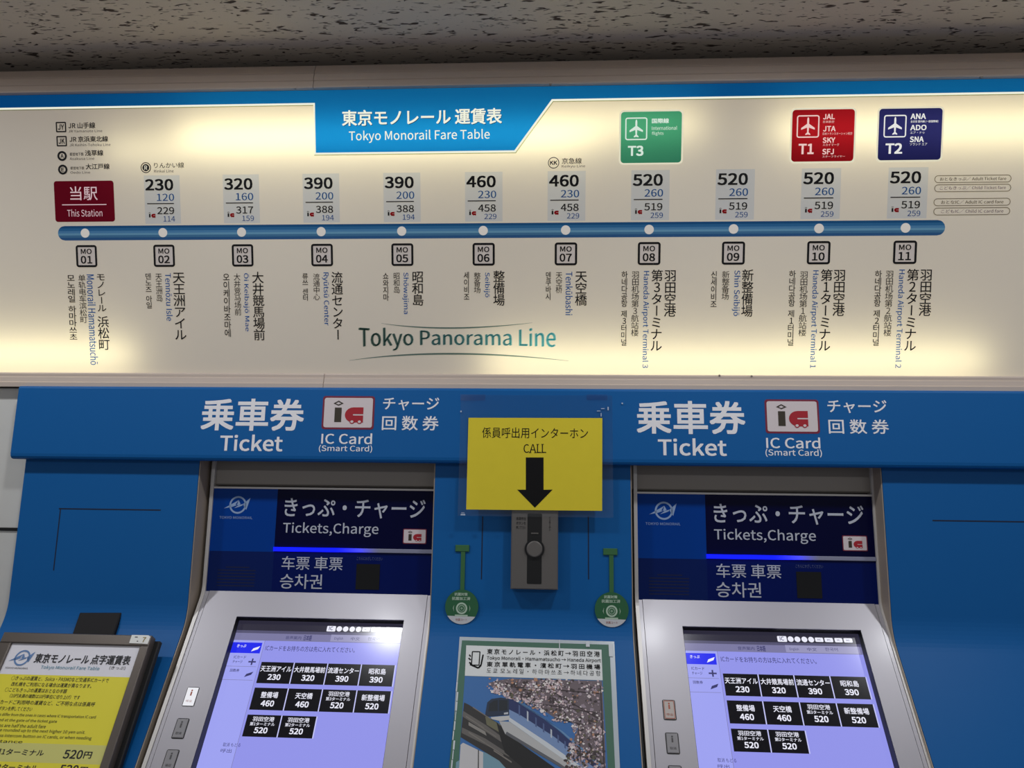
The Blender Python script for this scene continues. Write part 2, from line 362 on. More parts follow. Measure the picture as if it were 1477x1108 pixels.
# station codes
cb = rel(681.6, 350.5, 713.6, 383.3); c1 = rel(689.2, 356, 705.8, 363.8); c2 = rel(688.6, 366.5, 706, 378)
codef = film('code_pale_film', (.9, .9, .98))
for i in range(11):
    mb = MB(); q = sh(cb, U[i]); mb.poly(SG, rr(q, .006), n_, codef); frame2(mb, SG, q, .0046, .006, .0011, ink)
    code = mb.build('station_code', sign); mb = MB()
    text(mb, SG, 'MO', sh(c1, U[i]), .0012, ink, .022); text(mb, SG, '%02d' % (i+1), sh(c2, U[i]), .0012, ink, .024); mb.build('code_lettering', code)
# station names: (text, x0, y0, x1, y1, kind)
NM = [[('モノレール', 140, 394, 153, 450, 'j'), ('浜松町', 142, 456, 158, 505, 'j'), ('Monorail Hamamatsuchō', 128, 396, 139.5, 526.5, 'e'), ('单轨电车滨松町', 114.5, 396, 125, 466, 'c'), ('모노레일 하마마쓰초', 99, 396, 111, 491, 'k')],
 [('天王洲アイル', 251, 392, 268, 491, 'j'), ('Tennōzu Isle', 239.5, 394, 248.5, 463, 'e'), ('天王洲岛', 225, 394, 234.5, 435, 'c'), ('덴노즈 아일', 210.5, 394, 220, 445, 'k')],
 [('大井競馬場前', 365, 392, 381.5, 491, 'j'), ('Ōi Keibajō Mae', 351.3, 394, 360.5, 478, 'e'), ('大井竞马场前', 338, 394.5, 347.8, 455, 'c'), ('오이케이바조마에', 323, 394, 333.5, 486, 'k')],
 [('流通センター', 479, 392, 495, 491, 'j'), ('Ryūtsū Center', 465.3, 393, 474.8, 469.6, 'e'), ('流通中心', 452, 394.5, 461.5, 433, 'c'), ('류쓰 센터', 436.5, 394, 445.5, 434, 'k')],
 [('昭和島', 594.6, 391, 611, 441, 'j'), ('Shōwajima', 580.3, 393, 589.8, 453, 'e'), ('昭和岛', 567.6, 393, 577, 423, 'c'), ('쇼와지마', 552.6, 393, 561.4, 434, 'k')],
 [('整備場', 711.6, 390.4, 728, 441, 'j'), ('Seibijō', 697.8, 393, 706.8, 429, 'e'), ('整备场', 683.6, 393, 693.3, 423, 'c'), ('세이비조', 669, 392, 677.8, 433.4, 'k')],
 [('天空橋', 829.6, 390.4, 846.4, 441, 'j'), ('Tenkūbashi', 815.7, 392, 826, 454.7, 'e'), ('天空桥', 801.6, 392, 811, 423, 'c'), ('덴쿠바시', 787, 392, 795.6, 433, 'k')],
 [('羽田空港', 958, 389, 975, 457, 'j'), ('第3ターミナル', 938.6, 389, 955.4, 507, 'j'), ('Haneda Airport Terminal 3', 925.3, 391, 936, 531, 'e'), ('羽田机场第3航站楼', 910.7, 391, 921.5, 485, 'c'), ('하네다공항 제3터미널', 895.8, 391, 905.4, 499, 'k')],
 [('新整備場', 1069.6, 388.5, 1086, 457, 'j'), ('Shin Seibijō', 1056, 390, 1067.3, 456, 'e'), ('新整备场', 1041, 391, 1051.8, 432.5, 'c'), ('신세이비조', 1025, 391, 1034.8, 444, 'k')],
 [('羽田空港', 1201.4, 388.5, 1218.6, 456, 'j'), ('第1ターミナル', 1181.8, 388.5, 1199, 507, 'j'), ('Haneda Airport Terminal 1', 1168, 390, 1179, 531, 'e'), ('羽田机场第1航站楼', 1152.6, 391, 1164, 485, 'c'), ('하네다공항 제1터미널', 1136.5, 390, 1147, 499, 'k')],
 [('羽田空港', 1326, 388, 1343.4, 456, 'j'), ('第2ターミナル', 1305.6, 388, 1323, 507, 'j'), ('Haneda Airport Terminal 2', 1291.4, 389, 1302.6, 531, 'e'), ('羽田机场第2航站楼', 1275.7, 390, 1287, 485, 'c'), ('하네다공항 제2터미널', 1259.8, 390, 1270.6, 499, 'k')]]
nameblue = film('name_blue_film', (.09, .32, .70))
for cols in NM:
    mb = MB()
    for (s, x0, y0, x1, y1, k) in cols:
        b = SG.box(x0, y0, x1, y1)
        if k == 'e': text(mb, SG, s, b, .0012, nameblue, .014, turn=True)
        else: column(mb, SG, s, b, .0012, ink, {'j': .008, 'c': .002, 'k': .010}[k])
    mb.build('station_name', sign)
# this-station badge
redb = film('crimson_film', (.27, .012, .045)); pinkw = emis('lit_pink_white', (226, 196, 202), .75)
mb = MB(); mb.poly(SG, rr(SG.box(79, 261, 165, 320), .006), n_, redb); bd = mb.build('this_station_badge', sign)
mb = MB(); T(mb, SG, '当駅', (101.5, 269, 141, 289), .0012, pinkw, .004); mb.rect(SG, SG.box(90, 294.8, 154, 296), .0012, pinkw); T(mb, SG, 'This Station', (97.5, 302, 148, 312.5), .0012, pinkw); mb.build('badge_lettering', bd)
# interchange lists
mb = MB()
for ch, x0, y0, x1, y1 in (('JY', 81, 176, 95.8, 191), ('JK', 82, 196.3, 96.8, 211.3)):
    b = SG.box(x0, y0, x1, y1); frame2(mb, SG, b, .0028, .002, .0011, ink); T(mb, SG, ch, (x0+3, y0+3.5, x1-3, y1-3.5), .0012, ink, .025)
for ch, cx, cy in (('A', 90, 225.2), ('E', 91, 244.8)):
    u, v = SG.uv(cx, cy); ring(mb, SG, circ(u, v, .0110), circ(u, v, .0064), .0011, ink); T(mb, SG, ch, (cx-2.2, cy-2.8, cx+2.2, cy+2.8), .0012, ink, .03)
for s, b, o_ in (('JR 山手線', (99, 176.8, 137.8, 185.6), .02), ('JR Yamanote Line', (99, 187.4, 148, 191), .0), ('JR 京浜東北線', (100.6, 196.6, 156.3, 205), .02), ('JR Keihin-Tohoku Line', (100.6, 207, 159.8, 211), .0),
    ('都営地下鉄', (101, 220.2, 121, 224.9), .01), ('浅草線', (123, 216.6, 149.4, 225), .02), ('Asakusa Line', (101, 226.8, 136.5, 230.8), .0), ('都営地下鉄', (102, 240.4, 122, 244.8), .01), ('大江戸線', (124, 236.2, 158.5, 244.4), .02), ('Oedo Line', (102, 247, 130.5, 250.6), .0)):
    T(mb, SG, s, b, .0012, ink, o_)
mb.build('transfer_list', sign)
mb = MB(); u, v = SG.uv(210.7, 242); ring(mb, SG, circ(u, v, .0118), circ(u, v, .0100), .0011, ink); mb.poly(SG, circ(u, v, .0078), .0011, ink); T(mb, SG, 'R', (208.6, 239, 213, 245.2), .0015, codef and emis('lit_letter', (215, 210, 190), .8), .03)
T(mb, SG, 'りんかい線', (222.6, 234.4, 265.8, 242.6), .0012, ink, .006); T(mb, SG, 'Rinkai Line', (222.6, 244.6, 250.8, 249), .0012, ink); mb.build('transfer_mark', sign)
mb = MB(); u, v = SG.uv(798.5, 235); ring(mb, SG, circ(u, v, .0122), circ(u, v, .0106), .0011, ink); T(mb, SG, 'KK', (793.2, 232, 803.8, 238), .0012, ink, .03)
T(mb, SG, '京急線', (810.5, 228, 839, 236.6), .0012, ink, .01); T(mb, SG, 'Keikyu Line', (810.2, 237.8, 844, 242.6), .0012, ink); mb.build('transfer_mark', sign)
# terminal badges
def plane_icon(mb, pl, b, n, mat):
    u0, u1, v0, v1 = b; h = [(0, 1), (.045, .95), (.06, .85), (.06, .63), (.42, .40), (.42, .30), (.06, .42), (.045, .16), (.15, .07), (.15, .01), (0, .045)]
    pts = [(.5+a, y) for a, y in h] + [(.5-a, y) for a, y in h[-2:0:-1]]
    P = [pl.P(u0+a*(u1-u0), v0+y*(v1-v0), n) for a, y in pts]; mb.add(P, [list(range(len(P)))], mat)
def badge(px, col, box, t, tpx, lines, warm):
    w_ = emis('lit_badge_white', warm, .9)
    mb = MB(); b = SG.box(*px); mb.poly(SG, rr(b, .007), .0006, film('badge_film', col)); u0, u1, v0, v1 = b; e = .0035
    ring(mb, SG, rr((u0-e, u1+e, v0-e, v1+e), .009), rr(b, .007), .0007, emis('badge_rim', (238, 232, 205), .85)); bd = mb.build('terminal_badge', sign)
    mb = MB(); bb = SG.box(*box); frame2(mb, SG, bb, .0026, .005, .0012, w_); a = (bb[1]-bb[0])*.14; plane_icon(mb, SG, (bb[0]+a, bb[1]-a, bb[2]+a*.8, bb[3]-a*.6), .0012, w_); mb.build('aircraft_pictogram', bd)
    mb = MB(); T(mb, SG, t, tpx, .0012, w_, .035)
    mb.build('terminal_code', bd); mb = MB()
    for s, p, o_ in lines: T(mb, SG, s, p, .0012, w_, o_)
    mb.build('airline_list', bd)
badge((895.4, 161, 983, 235), (.075, .43, .33), (901.8, 169.7, 933.6, 202.3), 'T3', (905.6, 210.4, 928, 225.2), (('国際線', (940.2, 171, 964.8, 178), .03), ('International', (940.2, 182, 976.5, 187.6), .0), ('flights', (940.2, 190, 957, 196), .0)), (222, 240, 226))
badge((1142, 158, 1231.8, 233), (.34, .010, .024), (1149, 166.4, 1181.5, 198.9), 'T1', (1151.6, 207.6, 1173.4, 222.6), (('JAL', (1187, 164.6, 1203.8, 172.4), .03), ('日本航空', (1187, 174, 1203, 177.6), .0), ('JTA', (1187, 182, 1205, 189.8), .03), ('日本トランスオーシャン航空', (1186.4, 191, 1229, 194.8), .0), ('SKY', (1186.4, 198.4, 1204.4, 206.2), .03), ('スカイマーク', (1186.4, 207.2, 1210, 210.8), .0), ('SFJ', (1185.8, 214.8, 1202.4, 223), .03), ('スターフライヤー', (1185.8, 224.3, 1218.5, 227.4), .0)), (246, 206, 200))
badge((1267, 156.5, 1358, 231), (.022, .026, .20), (1274.4, 166, 1307, 198.5), 'T2', (1276.8, 206.8, 1301, 222), (('ANA', (1313, 164, 1335.2, 172), .03), ('全日空 国内線 (一部国際線)', (1313, 173.6, 1353, 177.4), .012), ('ADO', (1312.6, 180.2, 1336, 188.2), .03), ('エア・ドゥ', (1312.6, 189.8, 1333, 193.3), .0), ('SNA', (1312, 197, 1332, 205.2), .03), ('ソラシド エア', (1312, 206.3, 1337, 210), .0)), (240, 240, 236))
# legend
grey_ink = film('olive_ink_film', (.27, .25, .2)); faint = film('faint_violet_film', (.48, .43, .5))
mb = MB()
for s, p, tpx, m in (('おとなきっぷ／ Adult Ticket fare', (1347.5, 252.6, 1458.4, 263.6), (1355.4, 255.4, 1451, 260.6), grey_ink), ('こどもきっぷ／ Child Ticket fare', (1347.3, 265.8, 1458, 276.8), (1355.2, 268.4, 1450.5, 273.6), faint), ('おとなIC／ Adult IC card fare', (1346.2, 286, 1457.2, 297), (1357, 288.8, 1447, 294.2), grey_ink), ('こどもIC／ Child IC card fare', (1346, 299.4, 1456.6, 310.4), (1357, 302, 1447, 307.4), faint)):
    b = SG.box(*p); frame2(mb, SG, b, .0014, (b[3]-b[2])/2-.0002, .0011, grey_ink); T(mb, SG, s, tpx, .0012, m, .012)
mb.build('fare_legend', sign)
# line logo
mb = MB(); grad = [film('logo_film', ((.06+.02*i/7)**.62, (.13+.33*(i/7)**1.6)**.62, (.13+.5*(i/7)**1.6)**.62)) for i in range(8)]
b = SG.box(517.5, 471, 802, 510)
def warp(a, e): k = .30*(1-(2*a-1)**2); return .5+(e-.5)*(1-.9*k)+.02
text(mb, SG, 'Tokyo Panorama Line', b, .0012, None, .03, warp=warp, matf=lambda a: grad[min(7, max(0, int(a*8)))])
def arc_(p0, pm, p1, wd_):
    a, m, c = SG.uv(*p0), SG.uv(*pm), SG.uv(*p1); q = (2*m[0]-(a[0]+c[0])/2, 2*m[1]-(a[1]+c[1])/2); T_ = []; N = 28
    for i in range(N+1):
        t = i/N; x = (1-t)**2*a[0]+2*t*(1-t)*q[0]+t*t*c[0]; y = (1-t)**2*a[1]+2*t*(1-t)*q[1]+t*t*c[1]; T_.append((x, y, wd_*math.sin(math.pi*(.04+.92*t))))
    for i in range(N):
        (x, y, w), (x2, y2, w2) = T_[i], T_[i+1]; mb.poly(SG, [(x, y-w), (x2, y2-w2), (x2, y2+w2), (x, y+w)], .0011, grad[1])
arc_((550, 466.4), (650.5, 473.2), (768, 465.6), .0016); arc_((504, 520), (650.5, 510.3), (820, 520.6), .0019)
mb.build('line_logo', sign)
# aluminium trims of the sign
zb = SG.P(0, vbot).z; yb_ = SG.P(0, vbot).y; zt = SG.P(0, vtop).z; yt_ = SG.P(0, vtop).y; ft = FS.at(738, 561.5)
for nm, x0, x1 in (('bottom_trim', SX0-.01, None), ('bottom_trim', None, SX1+.01)):
    xj = raypt(468, 550, 1.69).x; a = x0 if x0 is not None else xj+.0006; c = x1 if x1 is not None else xj-.0006
    mb = MB(); mb.extrude([(yb_+.07, zb-.006), (yb_-.010, zb-.001), (yb_-.012, zb-.004), (yb_-.012, zb-.010), (yb_-.015, zb-.012), (yb_-.0165, zb-.022), (yb_-.0195, zb-.024), (yb_-.0195, ft.z+.0015), (yb_+.07, ft.z+.0015)], a, c, alu); mb.build('bottom_trim', sign)
    mb = MB(); mb.extrude([(yt_+.06, zt+.001), (yt_-.014, zt+.0005), (yt_-.015, zt+.003), (yt_-.011, zt+.016), (yt_-.0135, zt+.0175), (yt_-.008, zt+.034), (yt_-.0105, zt+.0355), (yt_+.003, TRIM_TOP-.001), (yt_+.005, TRIM_TOP), (yt_+.06, TRIM_TOP)], a-.012, c-.012, alu); mb.build('top_trim', sign)
mb = MB()
for px, py in ((428, 130), (794, 125), (1411, 114.5), (533, 127.5)):
    mb = MB(); p = SG.uv(px, py); mb.prism(SG, circ(p[0], p[1]+.0015, .0028, 10), .008, .0135, dark_metal); mb.build('trim_screw', sign)
for px, py in ((1036, 541), (1082, 542)):
    mb = MB(); p = SG.uv(px, py); mb.prism(SG, circ(p[0], p[1], .002, 8), .009, .0145, dark_metal); mb.build('trim_screw', sign)
# ------------------------------------------------------------------ blue header fascia over the machines
fx0 = FS.at(27, 562).x; FX1 = 1.55
a = FS.at(738, 559.8); c = FS.at(738, 669); q = lambda p, dv, dn: ((p+FS.V*dv+FS.N*dn).y, (p+FS.V*dv+FS.N*dn).z)
sec = [q(a, 0, -.029), q(a, 0, -.006), q(a, -.0015, -.002), q(a, -.006, 0), q(c, .012, 0), q(c, .006, -.0012), q(c, .002, -.004), q(c, 0, -.010), q(c, .001, -.029)]
fas = thing('ticket_fascia', 'projecting blue metal header over both ticket machines with white ticket lettering', 'fascia', Vector((0, FS.O.y, c.z)))
mb = MB(); mb.extrude(sec, fx0, FX1, blue); mb.build('fascia_panel', fas)
icw = pr('ic_sign_white', (226, 214, 216), .5); icred = pr('ic_sign_red', (176, 20, 40), .5); icborder = pr('ic_sign_border', (128, 26, 56), .5); icdark = pr('ic_sign_dark', (58, 48, 34), .5)
def ic_sign(pl, px, parent, n, k=1.0):
    mb = MB(); b = pl.box(*px); u0, u1, v0, v1 = b; w = u1-u0; h = v1-v0; e = w*.035
    mb.poly(pl, rr(b, w*.05), n, icborder); mb.poly(pl, rr((u0+e, u1-e, v0+e, v1-e), w*.04), n+.0004, icw)
    ic_mark(mb, pl, (u0+.24*w, u0+.79*w, v0+.16*h, v0+.86*h), n+.0008, icdark, icred, icw); return mb.build('ic_card_sign', parent)
for tk, te, ip, c1_, c2_, ch, ks in (((290.7, 575, 439, 621.5), (317.4, 627, 408, 651), (465, 571.5, 540, 619.5), (463.6, 625, 536.8, 640.7), (460, 642.2, 537, 653), (552.6, 573.5, 633.6, 592), (551, 600, 632.8, 621)), ((918, 578.3, 1075, 626.3), (949, 632.4, 1048, 657.6), (1103.5, 576.4, 1181.5, 625.4), (1105, 630.8, 1183, 647), (1104, 647.8, 1185.4, 659.6), (1193.4, 577.2, 1278.7, 596), (1195, 605, 1282, 626))):
    mb = MB(); T(mb, FS, '乗車券', tk, .0005, white_vinyl, .022); T(mb, FS, 'Ticket', te, .0005, white_vinyl, .02); mb.build('ticket_caption', fas); mb = MB(); T(mb, FS, 'IC Card', c1_, .0005, white_vinyl, .014); T(mb, FS, '(Smart Card)', c2_, .0005, white_vinyl, .012)
    mb.build('card_caption', fas); mb = MB(); T(mb, FS, 'チャージ', ch, .0005, white_vinyl, .012); T(mb, FS, '回 数 券', ks, .0005, white_vinyl, .012); mb.build('charge_caption', fas); ic_sign(FS, ip, fas, .0005)
# ------------------------------------------------------------------ blue panels round the machines
def surf(p0v, nb_, depth, zlow=-.80):
    """front line of the panels: steep face, soft bend, sloping face, plinth; shifted back by depth along its normals"""
    A = PN.O+PN.V*.05; Bd = pb; zl = EYE.z+zlow; s = (Bd.z-zl)/PL.V.z; E_ = Bd-PL.V*s
    r = .035; p1 = Bd+PN.V*r; p2 = Bd-PL.V*r; pts = [A]
    for i in range(9):
        t = i/8; pts.append(p1*(1-t)**2+Bd*2*t*(1-t)+p2*t*t)
    pts += [E_, Vector((0, E_.y, .0))]
    out = []
    for i, p in enumerate(pts):
        d = Vector((0, 0, 0))
        if i > 0: d += (pts[i]-pts[i-1]).normalized()
        if i < len(pts)-1: d += (pts[i+1]-pts[i]).normalized()
        d.normalize(); nrm = Vector((0, d.z, -d.y))          # into the wall side: front normal is (0,-,+)
        k = 1.0
        if 0 < i < len(pts)-1: k = 1/max(.5, nrm.dot(Vector((0, (pts[i]-pts[i-1]).normalized().z, -(pts[i]-pts[i-1]).normalized().y))))
        if nrm.y < 0: nrm = -nrm
        out.append((p.y+nrm.y*depth*k, p.z+nrm.z*depth*k))
    out[-1] = (out[-1][0], 0.0)
    return out
front = surf(0, 0, 0.0); backp = surf(0, 0, .045)
xl0 = PN.at(37, 668).x; DXM = -.9536; xc1 = PN.at(909.5, 712).x; xr0 = PN.at(1274.5, 717).x
xl1 = xc1+DXM; xc0 = xr0+DXM
for x0, x1, lab, seams in ((xl0, xl1, 'blue metal panel with an L-shaped seam behind the tilted braille fare board', [((85, 734.3), (232, 735.5)), ((86.2, 734), (78.5, 823))]),
        (xc0, xc1, 'blue metal panel between the two ticket machines holding the intercom', [((696, 745), (694.6, 836)), ((848.3, 745), (849.3, 836))]),
        (xr0, FX1-.06, 'plain blue metal end panel with a single straight seam and nothing mounted on it', [((1345, 751.5), (1560, 753.5))])):
    th = thing('surround_panel', lab, 'panel', Vector(((x0+x1)/2, PN.O.y, 0)), 'blue panels around the ticket machines')
    mb = MB(); mb.extrude(front+backp[::-1], x0, x1, blue); mb.build('panel_sheet', th)
    mb = MB()
    for (p, r_) in seams:
        (ua, va), (ub, vb) = PN.uv(*p), PN.uv(*r_)
        if abs(ua-ub) > abs(va-vb): mb.slab(PN, (ua, ub, (va+vb)/2-.0014, (va+vb)/2+.0014), -.002, .0003, navy_edge)
        else: mb.slab(PN, ((ua+ub)/2-.0012, (ua+ub)/2+.0012, vb, va), -.002, .0003, navy_edge)
    mb.build('hatch_seam', th)
# ------------------------------------------------------------------ ticket machine (the second one from the braille board is measured, the other is its copy)
def mrun(depth, zlow=-.79):
    A = GL.O+GL.V*.07; E_ = gb-SP.V*((gb.z-(EYE.z+zlow))/SP.V.z); pts = [A]; r = .02
    p1 = gb+GL.V*r; p2 = gb-SP.V*r
    for i in range(7):
        t = i/6; pts.append(p1*(1-t)**2+gb*2*t*(1-t)+p2*t*t)
    pts += [E_, Vector((0, E_.y, .02))]
    nn = [GL.N]+[(GL.N*(1-i/6)+SP.N*i/6).normalized() for i in range(7)]+[(SP.N*.6+Vector((0, -.8, 0))).normalized(), Vector((0, -1, 0))]
    return [((p-n*depth).y, (p-n*depth).z) for p, n in zip(pts, nn)]
mx0 = GL.at(913.8, 712).x; mx1 = GL.at(1262.3, 717).x
mach = thing('ticket_machine', 'touchscreen ticket machine with an orange-marked cream push button beside the plain blue end panel', 'ticket machine', Vector(((mx0+mx1)/2, gb.y, 0)), 'ticket vending machines')
for x0, x1 in ((mx0, mx0+.0075), (mx1-.0075, mx1)):
    mb = MB(); mb.extrude(mrun(-.004)+mrun(.025)[::-1], x0, x1, rail); mb.build('side_rail', mach)
# lining of the opening (runs from the blue panel back to the machine)
for x0, x1 in ((xc1+.0005, xc1+.0025), (xr0-.0025, xr0-.0005)):
    lb = surf(0, 0, .062); lf = surf(0, 0, .0015); mb = MB(); mb.extrude(lf+lb[::-1], x0, x1, tan_metal); mb.build('opening_lining', mach)
mb = MB(); mb.slab(GL, (xc1+.003, xr0-.003, GL.uv(1090, 709)[1], GL.uv(1090, 640)[1]), -.014, -.004, dark_metal, .003)
mb.build('top_cover', mach)
mb = MB(); mb.extrude(mrun(.012, -.79)+mrun(.02)[::-1], xc1+.003, mx0-.0002, black); mb.extrude(mrun(.012)+mrun(.02)[::-1], mx1+.0002, xr0-.003, black); mb.build('shadow_gap', mach)
# header glass
gx0, gx1 = mx0+.0078, mx1-.0078
v_t = GL.uv(1090, 714.2)[1]; v_b = GL.uv(1095, 872)[1]+.001
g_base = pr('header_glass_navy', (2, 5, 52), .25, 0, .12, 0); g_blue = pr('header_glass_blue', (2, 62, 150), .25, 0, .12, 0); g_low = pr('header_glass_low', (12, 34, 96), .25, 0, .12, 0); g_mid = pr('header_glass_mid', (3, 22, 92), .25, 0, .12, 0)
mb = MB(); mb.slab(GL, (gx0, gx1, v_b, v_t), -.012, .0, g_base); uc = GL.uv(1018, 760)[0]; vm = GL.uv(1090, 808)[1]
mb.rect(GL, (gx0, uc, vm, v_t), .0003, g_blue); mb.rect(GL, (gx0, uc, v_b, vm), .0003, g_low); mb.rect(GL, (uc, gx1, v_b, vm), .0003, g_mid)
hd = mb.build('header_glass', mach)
mb = MB(); mb.slab(GL, (gx0-.001, gx1+.001, v_t, v_t+.004), -.012, .0025, rail); mb.build('glass_edging', mach)
pw = pr('pale_print', (196, 200, 214), .5)
mb = MB(); T(mb, GL, 'きっぷ・チャージ', (1029.4, 728, 1245.5, 756.5), .0006, pw, .012); T(mb, GL, 'Tickets,Charge', (1030, 763.5, 1176.6, 784), .0006, pw, .008)
mb.build('title_caption', hd); mb = MB(); T(mb, GL, '车票 車票', (1033, 813.8, 1126.5, 834), .0006, pw, .004); T(mb, GL, '승차권', (1033, 840, 1097.6, 862), .0006, pw, .006); mb.build('translation_caption', hd)
logo_pale = pr('logo_pale_blue', (150, 176, 214), .5)
def mono_logo(mb, pl, cx, cy, r, n, mat):
    u, v = pl.uv(cx, cy)
    def S(pts, e=1): mb.poly(pl, [(u+a*r, v+c_*r) for a, c_ in pts], n, mat)
    k = 28; ring(mb, pl, circ(u, v, r, k), circ(u, v, r*.80, k), n, mat)
    S([(-1.62, -.42), (-.35, .30), (.05, .55), (-.28, .02), (-.1, -.02), (-.62, -.22)]); S([(-.42, -.38), (.1, -.02), (.62, .12), (.55, -.05), (.15, -.22)]); S([(.62, .12), (1.42, .82), (1.02, -.55), (.72, -.15)]); S([(-.1, -.02), (.05, .55), (.3, .1), (.1, -.02)])
mb = MB(); r_ = abs(GL.uv(957.7, 736)[0]-GL.uv(970.8, 736)[0]); mono_logo(mb, GL, 957.5, 736.8, r_, .0006, logo_pale); T(mb, GL, 'TOKYO MONORAIL', (931, 753.8, 981.5, 757.6), .0006, logo_pale, .0); mb.build('operator_logo', hd)
ic_sign(GL, (1215, 772.6, 1251, 795), hd, .0006)
mb = MB(); b = GL.box(1149, 825, 1185, 863); mb.slab(GL, b, .0002, .0012, pr('sensor_black', (3, 3, 6), .15)); mb.build('sensor_window', hd)
mb = MB(); T(mb, GL, 'こちらにかざしてください', (1147.5, 814.2, 1187, 819.6), .0006, pr('dim_print', (84, 96, 140), .5), .0); mb.build('sensor_caption', hd)
mb = MB(); lou = pr('louvre_slot', (6, 14, 50), .6)
for i in range(7):
    yy = 829+i*4.6; b = GL.box(936+(12 if i == 0 else 0), yy, 994-(10 if i == 0 else 0), yy+1.3); mb.rect(GL, b, .0005, lou)
mb.build('speaker_slots', hd)
led = bpy.data.materials.new('blue_light_bar'); led.use_nodes = True; nt = led.node_tree; nt.nodes.clear()
e_ = nt.nodes.new('ShaderNodeEmission'); df = nt.nodes.new('ShaderNodeBsdfDiffuse'); df.inputs[0].default_value = (.30, .31, .42, 1); ads = nt.nodes.new('ShaderNodeMixShader'); o = nt.nodes.new('ShaderNodeOutputMaterial')
tcn = nt.nodes.new('ShaderNodeTexCoord'); sx = nt.nodes.new('ShaderNodeSeparateXYZ'); mr = nt.nodes.new('ShaderNodeMapRange'); mr.inputs[1].default_value = .38; mr.inputs[2].default_value = .68; mr.inputs[3].default_value = 1.0; mr.inputs[4].default_value = 0.0; mr.interpolation_type = 'SMOOTHSTEP'
e_.inputs[0].default_value = (.004, .008, 1, 1)
nt.links.new(tcn.outputs['Generated'], sx.inputs[0]); nt.links.new(sx.outputs[0], mr.inputs[0]); e_.inputs[1].default_value = 2.2; nt.links.new(mr.outputs[0], ads.inputs[0]); nt.links.new(df.outputs[0], ads.inputs[1]); nt.links.new(e_.outputs[0], ads.inputs[2]); nt.links.new(ads.outputs[0], o.inputs[0])
mb = MB(); b = GL.box(1019, 801.6, 1262, 807.6); mb.slab(GL, (b[0], gx1, b[2], b[3]), .0004, .005, led, .001); mb.build('light_bar', hd)
# bezel with the recessed screen
su0, su1 = SP.uv(984, 904.5)[0], SP.uv(1241, 908.9)[0]; sv1 = SP.uv(1110, 906.6)[1]; bz_t = SP.uv(1095, 866)[1]; bz_b = -.80+.012; 
vlow = -(gb.z-(EYE.z-.785))/SP.V.z; sv0 = sv1-.345
mb = MB(); gx = .0085
for b in ((gx0+gx, su0, sv0, sv1), (su1, gx1-gx, sv0, sv1), (gx0+gx, gx1-gx, sv1, bz_t), (gx0+gx, gx1-gx, vlow, sv0)): mb.slab(SP, b, -.012, .002, silver)
mb.slab(SP, (gx0, gx0+gx-.001, vlow, bz_t), -.012, .0015, silver); mb.slab(SP, (gx1-gx+.001, gx1, vlow, bz_t), -.012, .0015, silver)
bez = mb.build('bezel', mach)
mb = MB()
for (u, v_a, v_b2, u2) in ((su0, sv0, sv1, su0), (su1, sv0, sv1, su1)):
    n_a = lambda v: (DS.O-SP.P(0, v)).dot(SP.N)
    mb.add([SP.P(u, v_a, -.012), SP.P(u, v_b2, -.012), SP.P(u, v_b2, -.055), SP.P(u, v_a, -.055)], [[0, 1, 2, 3]], black)
mb.add([SP.P(su0, sv1, -.001), SP.P(su1, sv1, -.001), SP.P(su1, sv1, -.055), SP.P(su0, sv1, -.055)], [[0, 1, 2, 3]], black)
mb.add([SP.P(su0, sv0, -.001), SP.P(su1, sv0, -.001), SP.P(su1, sv0, -.055), SP.P(su0, sv0, -.055)], [[0, 1, 2, 3]], black)
t_ = .0006
for u in (su0+t_, su1-t_): mb.add([SP.P(u, sv0, .001), SP.P(u, sv1, .001), SP.P(u, sv1, -.055), SP.P(u, sv0, -.055)], [[0, 1, 2, 3]], black)
mb.build('screen_surround', bez)
def lit(name, c, s=1.0):                                   # a lit display colour under glossy glass
    return pr(name, (4, 4, 6), .16, 0, .5, 0, c, s)
L_bg = lit('screen_lavender', (146, 148, 232)); L_top = lit('screen_dark_bar', (44, 42, 58)); L_mid = lit('screen_grey_bar', (122, 120, 160)); L_blk = lit('screen_button_black', (16, 16, 22), .8); L_wh = lit('screen_white', (236, 236, 250)); L_line = lit('screen_thin_line', (196, 198, 246)); L_tab = lit('screen_blue_tab', (30, 40, 236)); L_side = lit('screen_side_lavender', (158, 162, 240)); L_ink = lit('screen_dark_ink', (56, 56, 104)); L_pale = lit('screen_pale_bar', (150, 148, 186)); L_bar2 = lit('screen_bar_shade', (84, 82, 112))
du0, du1 = su0+.001, su1-.001; dv1 = .010; dv0 = -.355
V_ = lambda x, y: DS.uv(x, y)[1]; Uq = lambda x, y: DS.uv(x, y)[0]
mb = MB(); mb.slab(DS, (du0, du1, dv0, dv1), -.008, 0, L_bg); scr = mb.build('touchscreen', mach)
mb = MB(); y1 = V_(1110, 930.6); y2 = V_(1110, 941.5); mb.rect(DS, (du0, du1, y1, dv1), .0003, L_top); mb.rect(DS, (du0, du1, y1, y1+.006), .0004, L_bar2); mb.rect(DS, (du0, du1, y2, y1), .0003, L_mid)
mb.rect(DS, (Uq(1133, 936), Uq(1240, 938), y2+.0015, y1+.0005), .0005, L_pale); bar = mb.build('status_bar', scr)
mb = MB(); vc = V_(1140, 922.2); T(mb, DS, 'IC', (1124.5, 918.7, 1130.5, 924.3), .0008, L_ink, .02)
mb.poly(DS, rr((Uq(1121, 921), Uq(1134.5, 921), vc-.0062, vc+.0062), .002), .0005, L_wh)
for x in (1140.3, 1150, 1160, 1169.7): mb.poly(DS, circ(Uq(x, 922), vc, .0060, 16), .0005, L_wh)
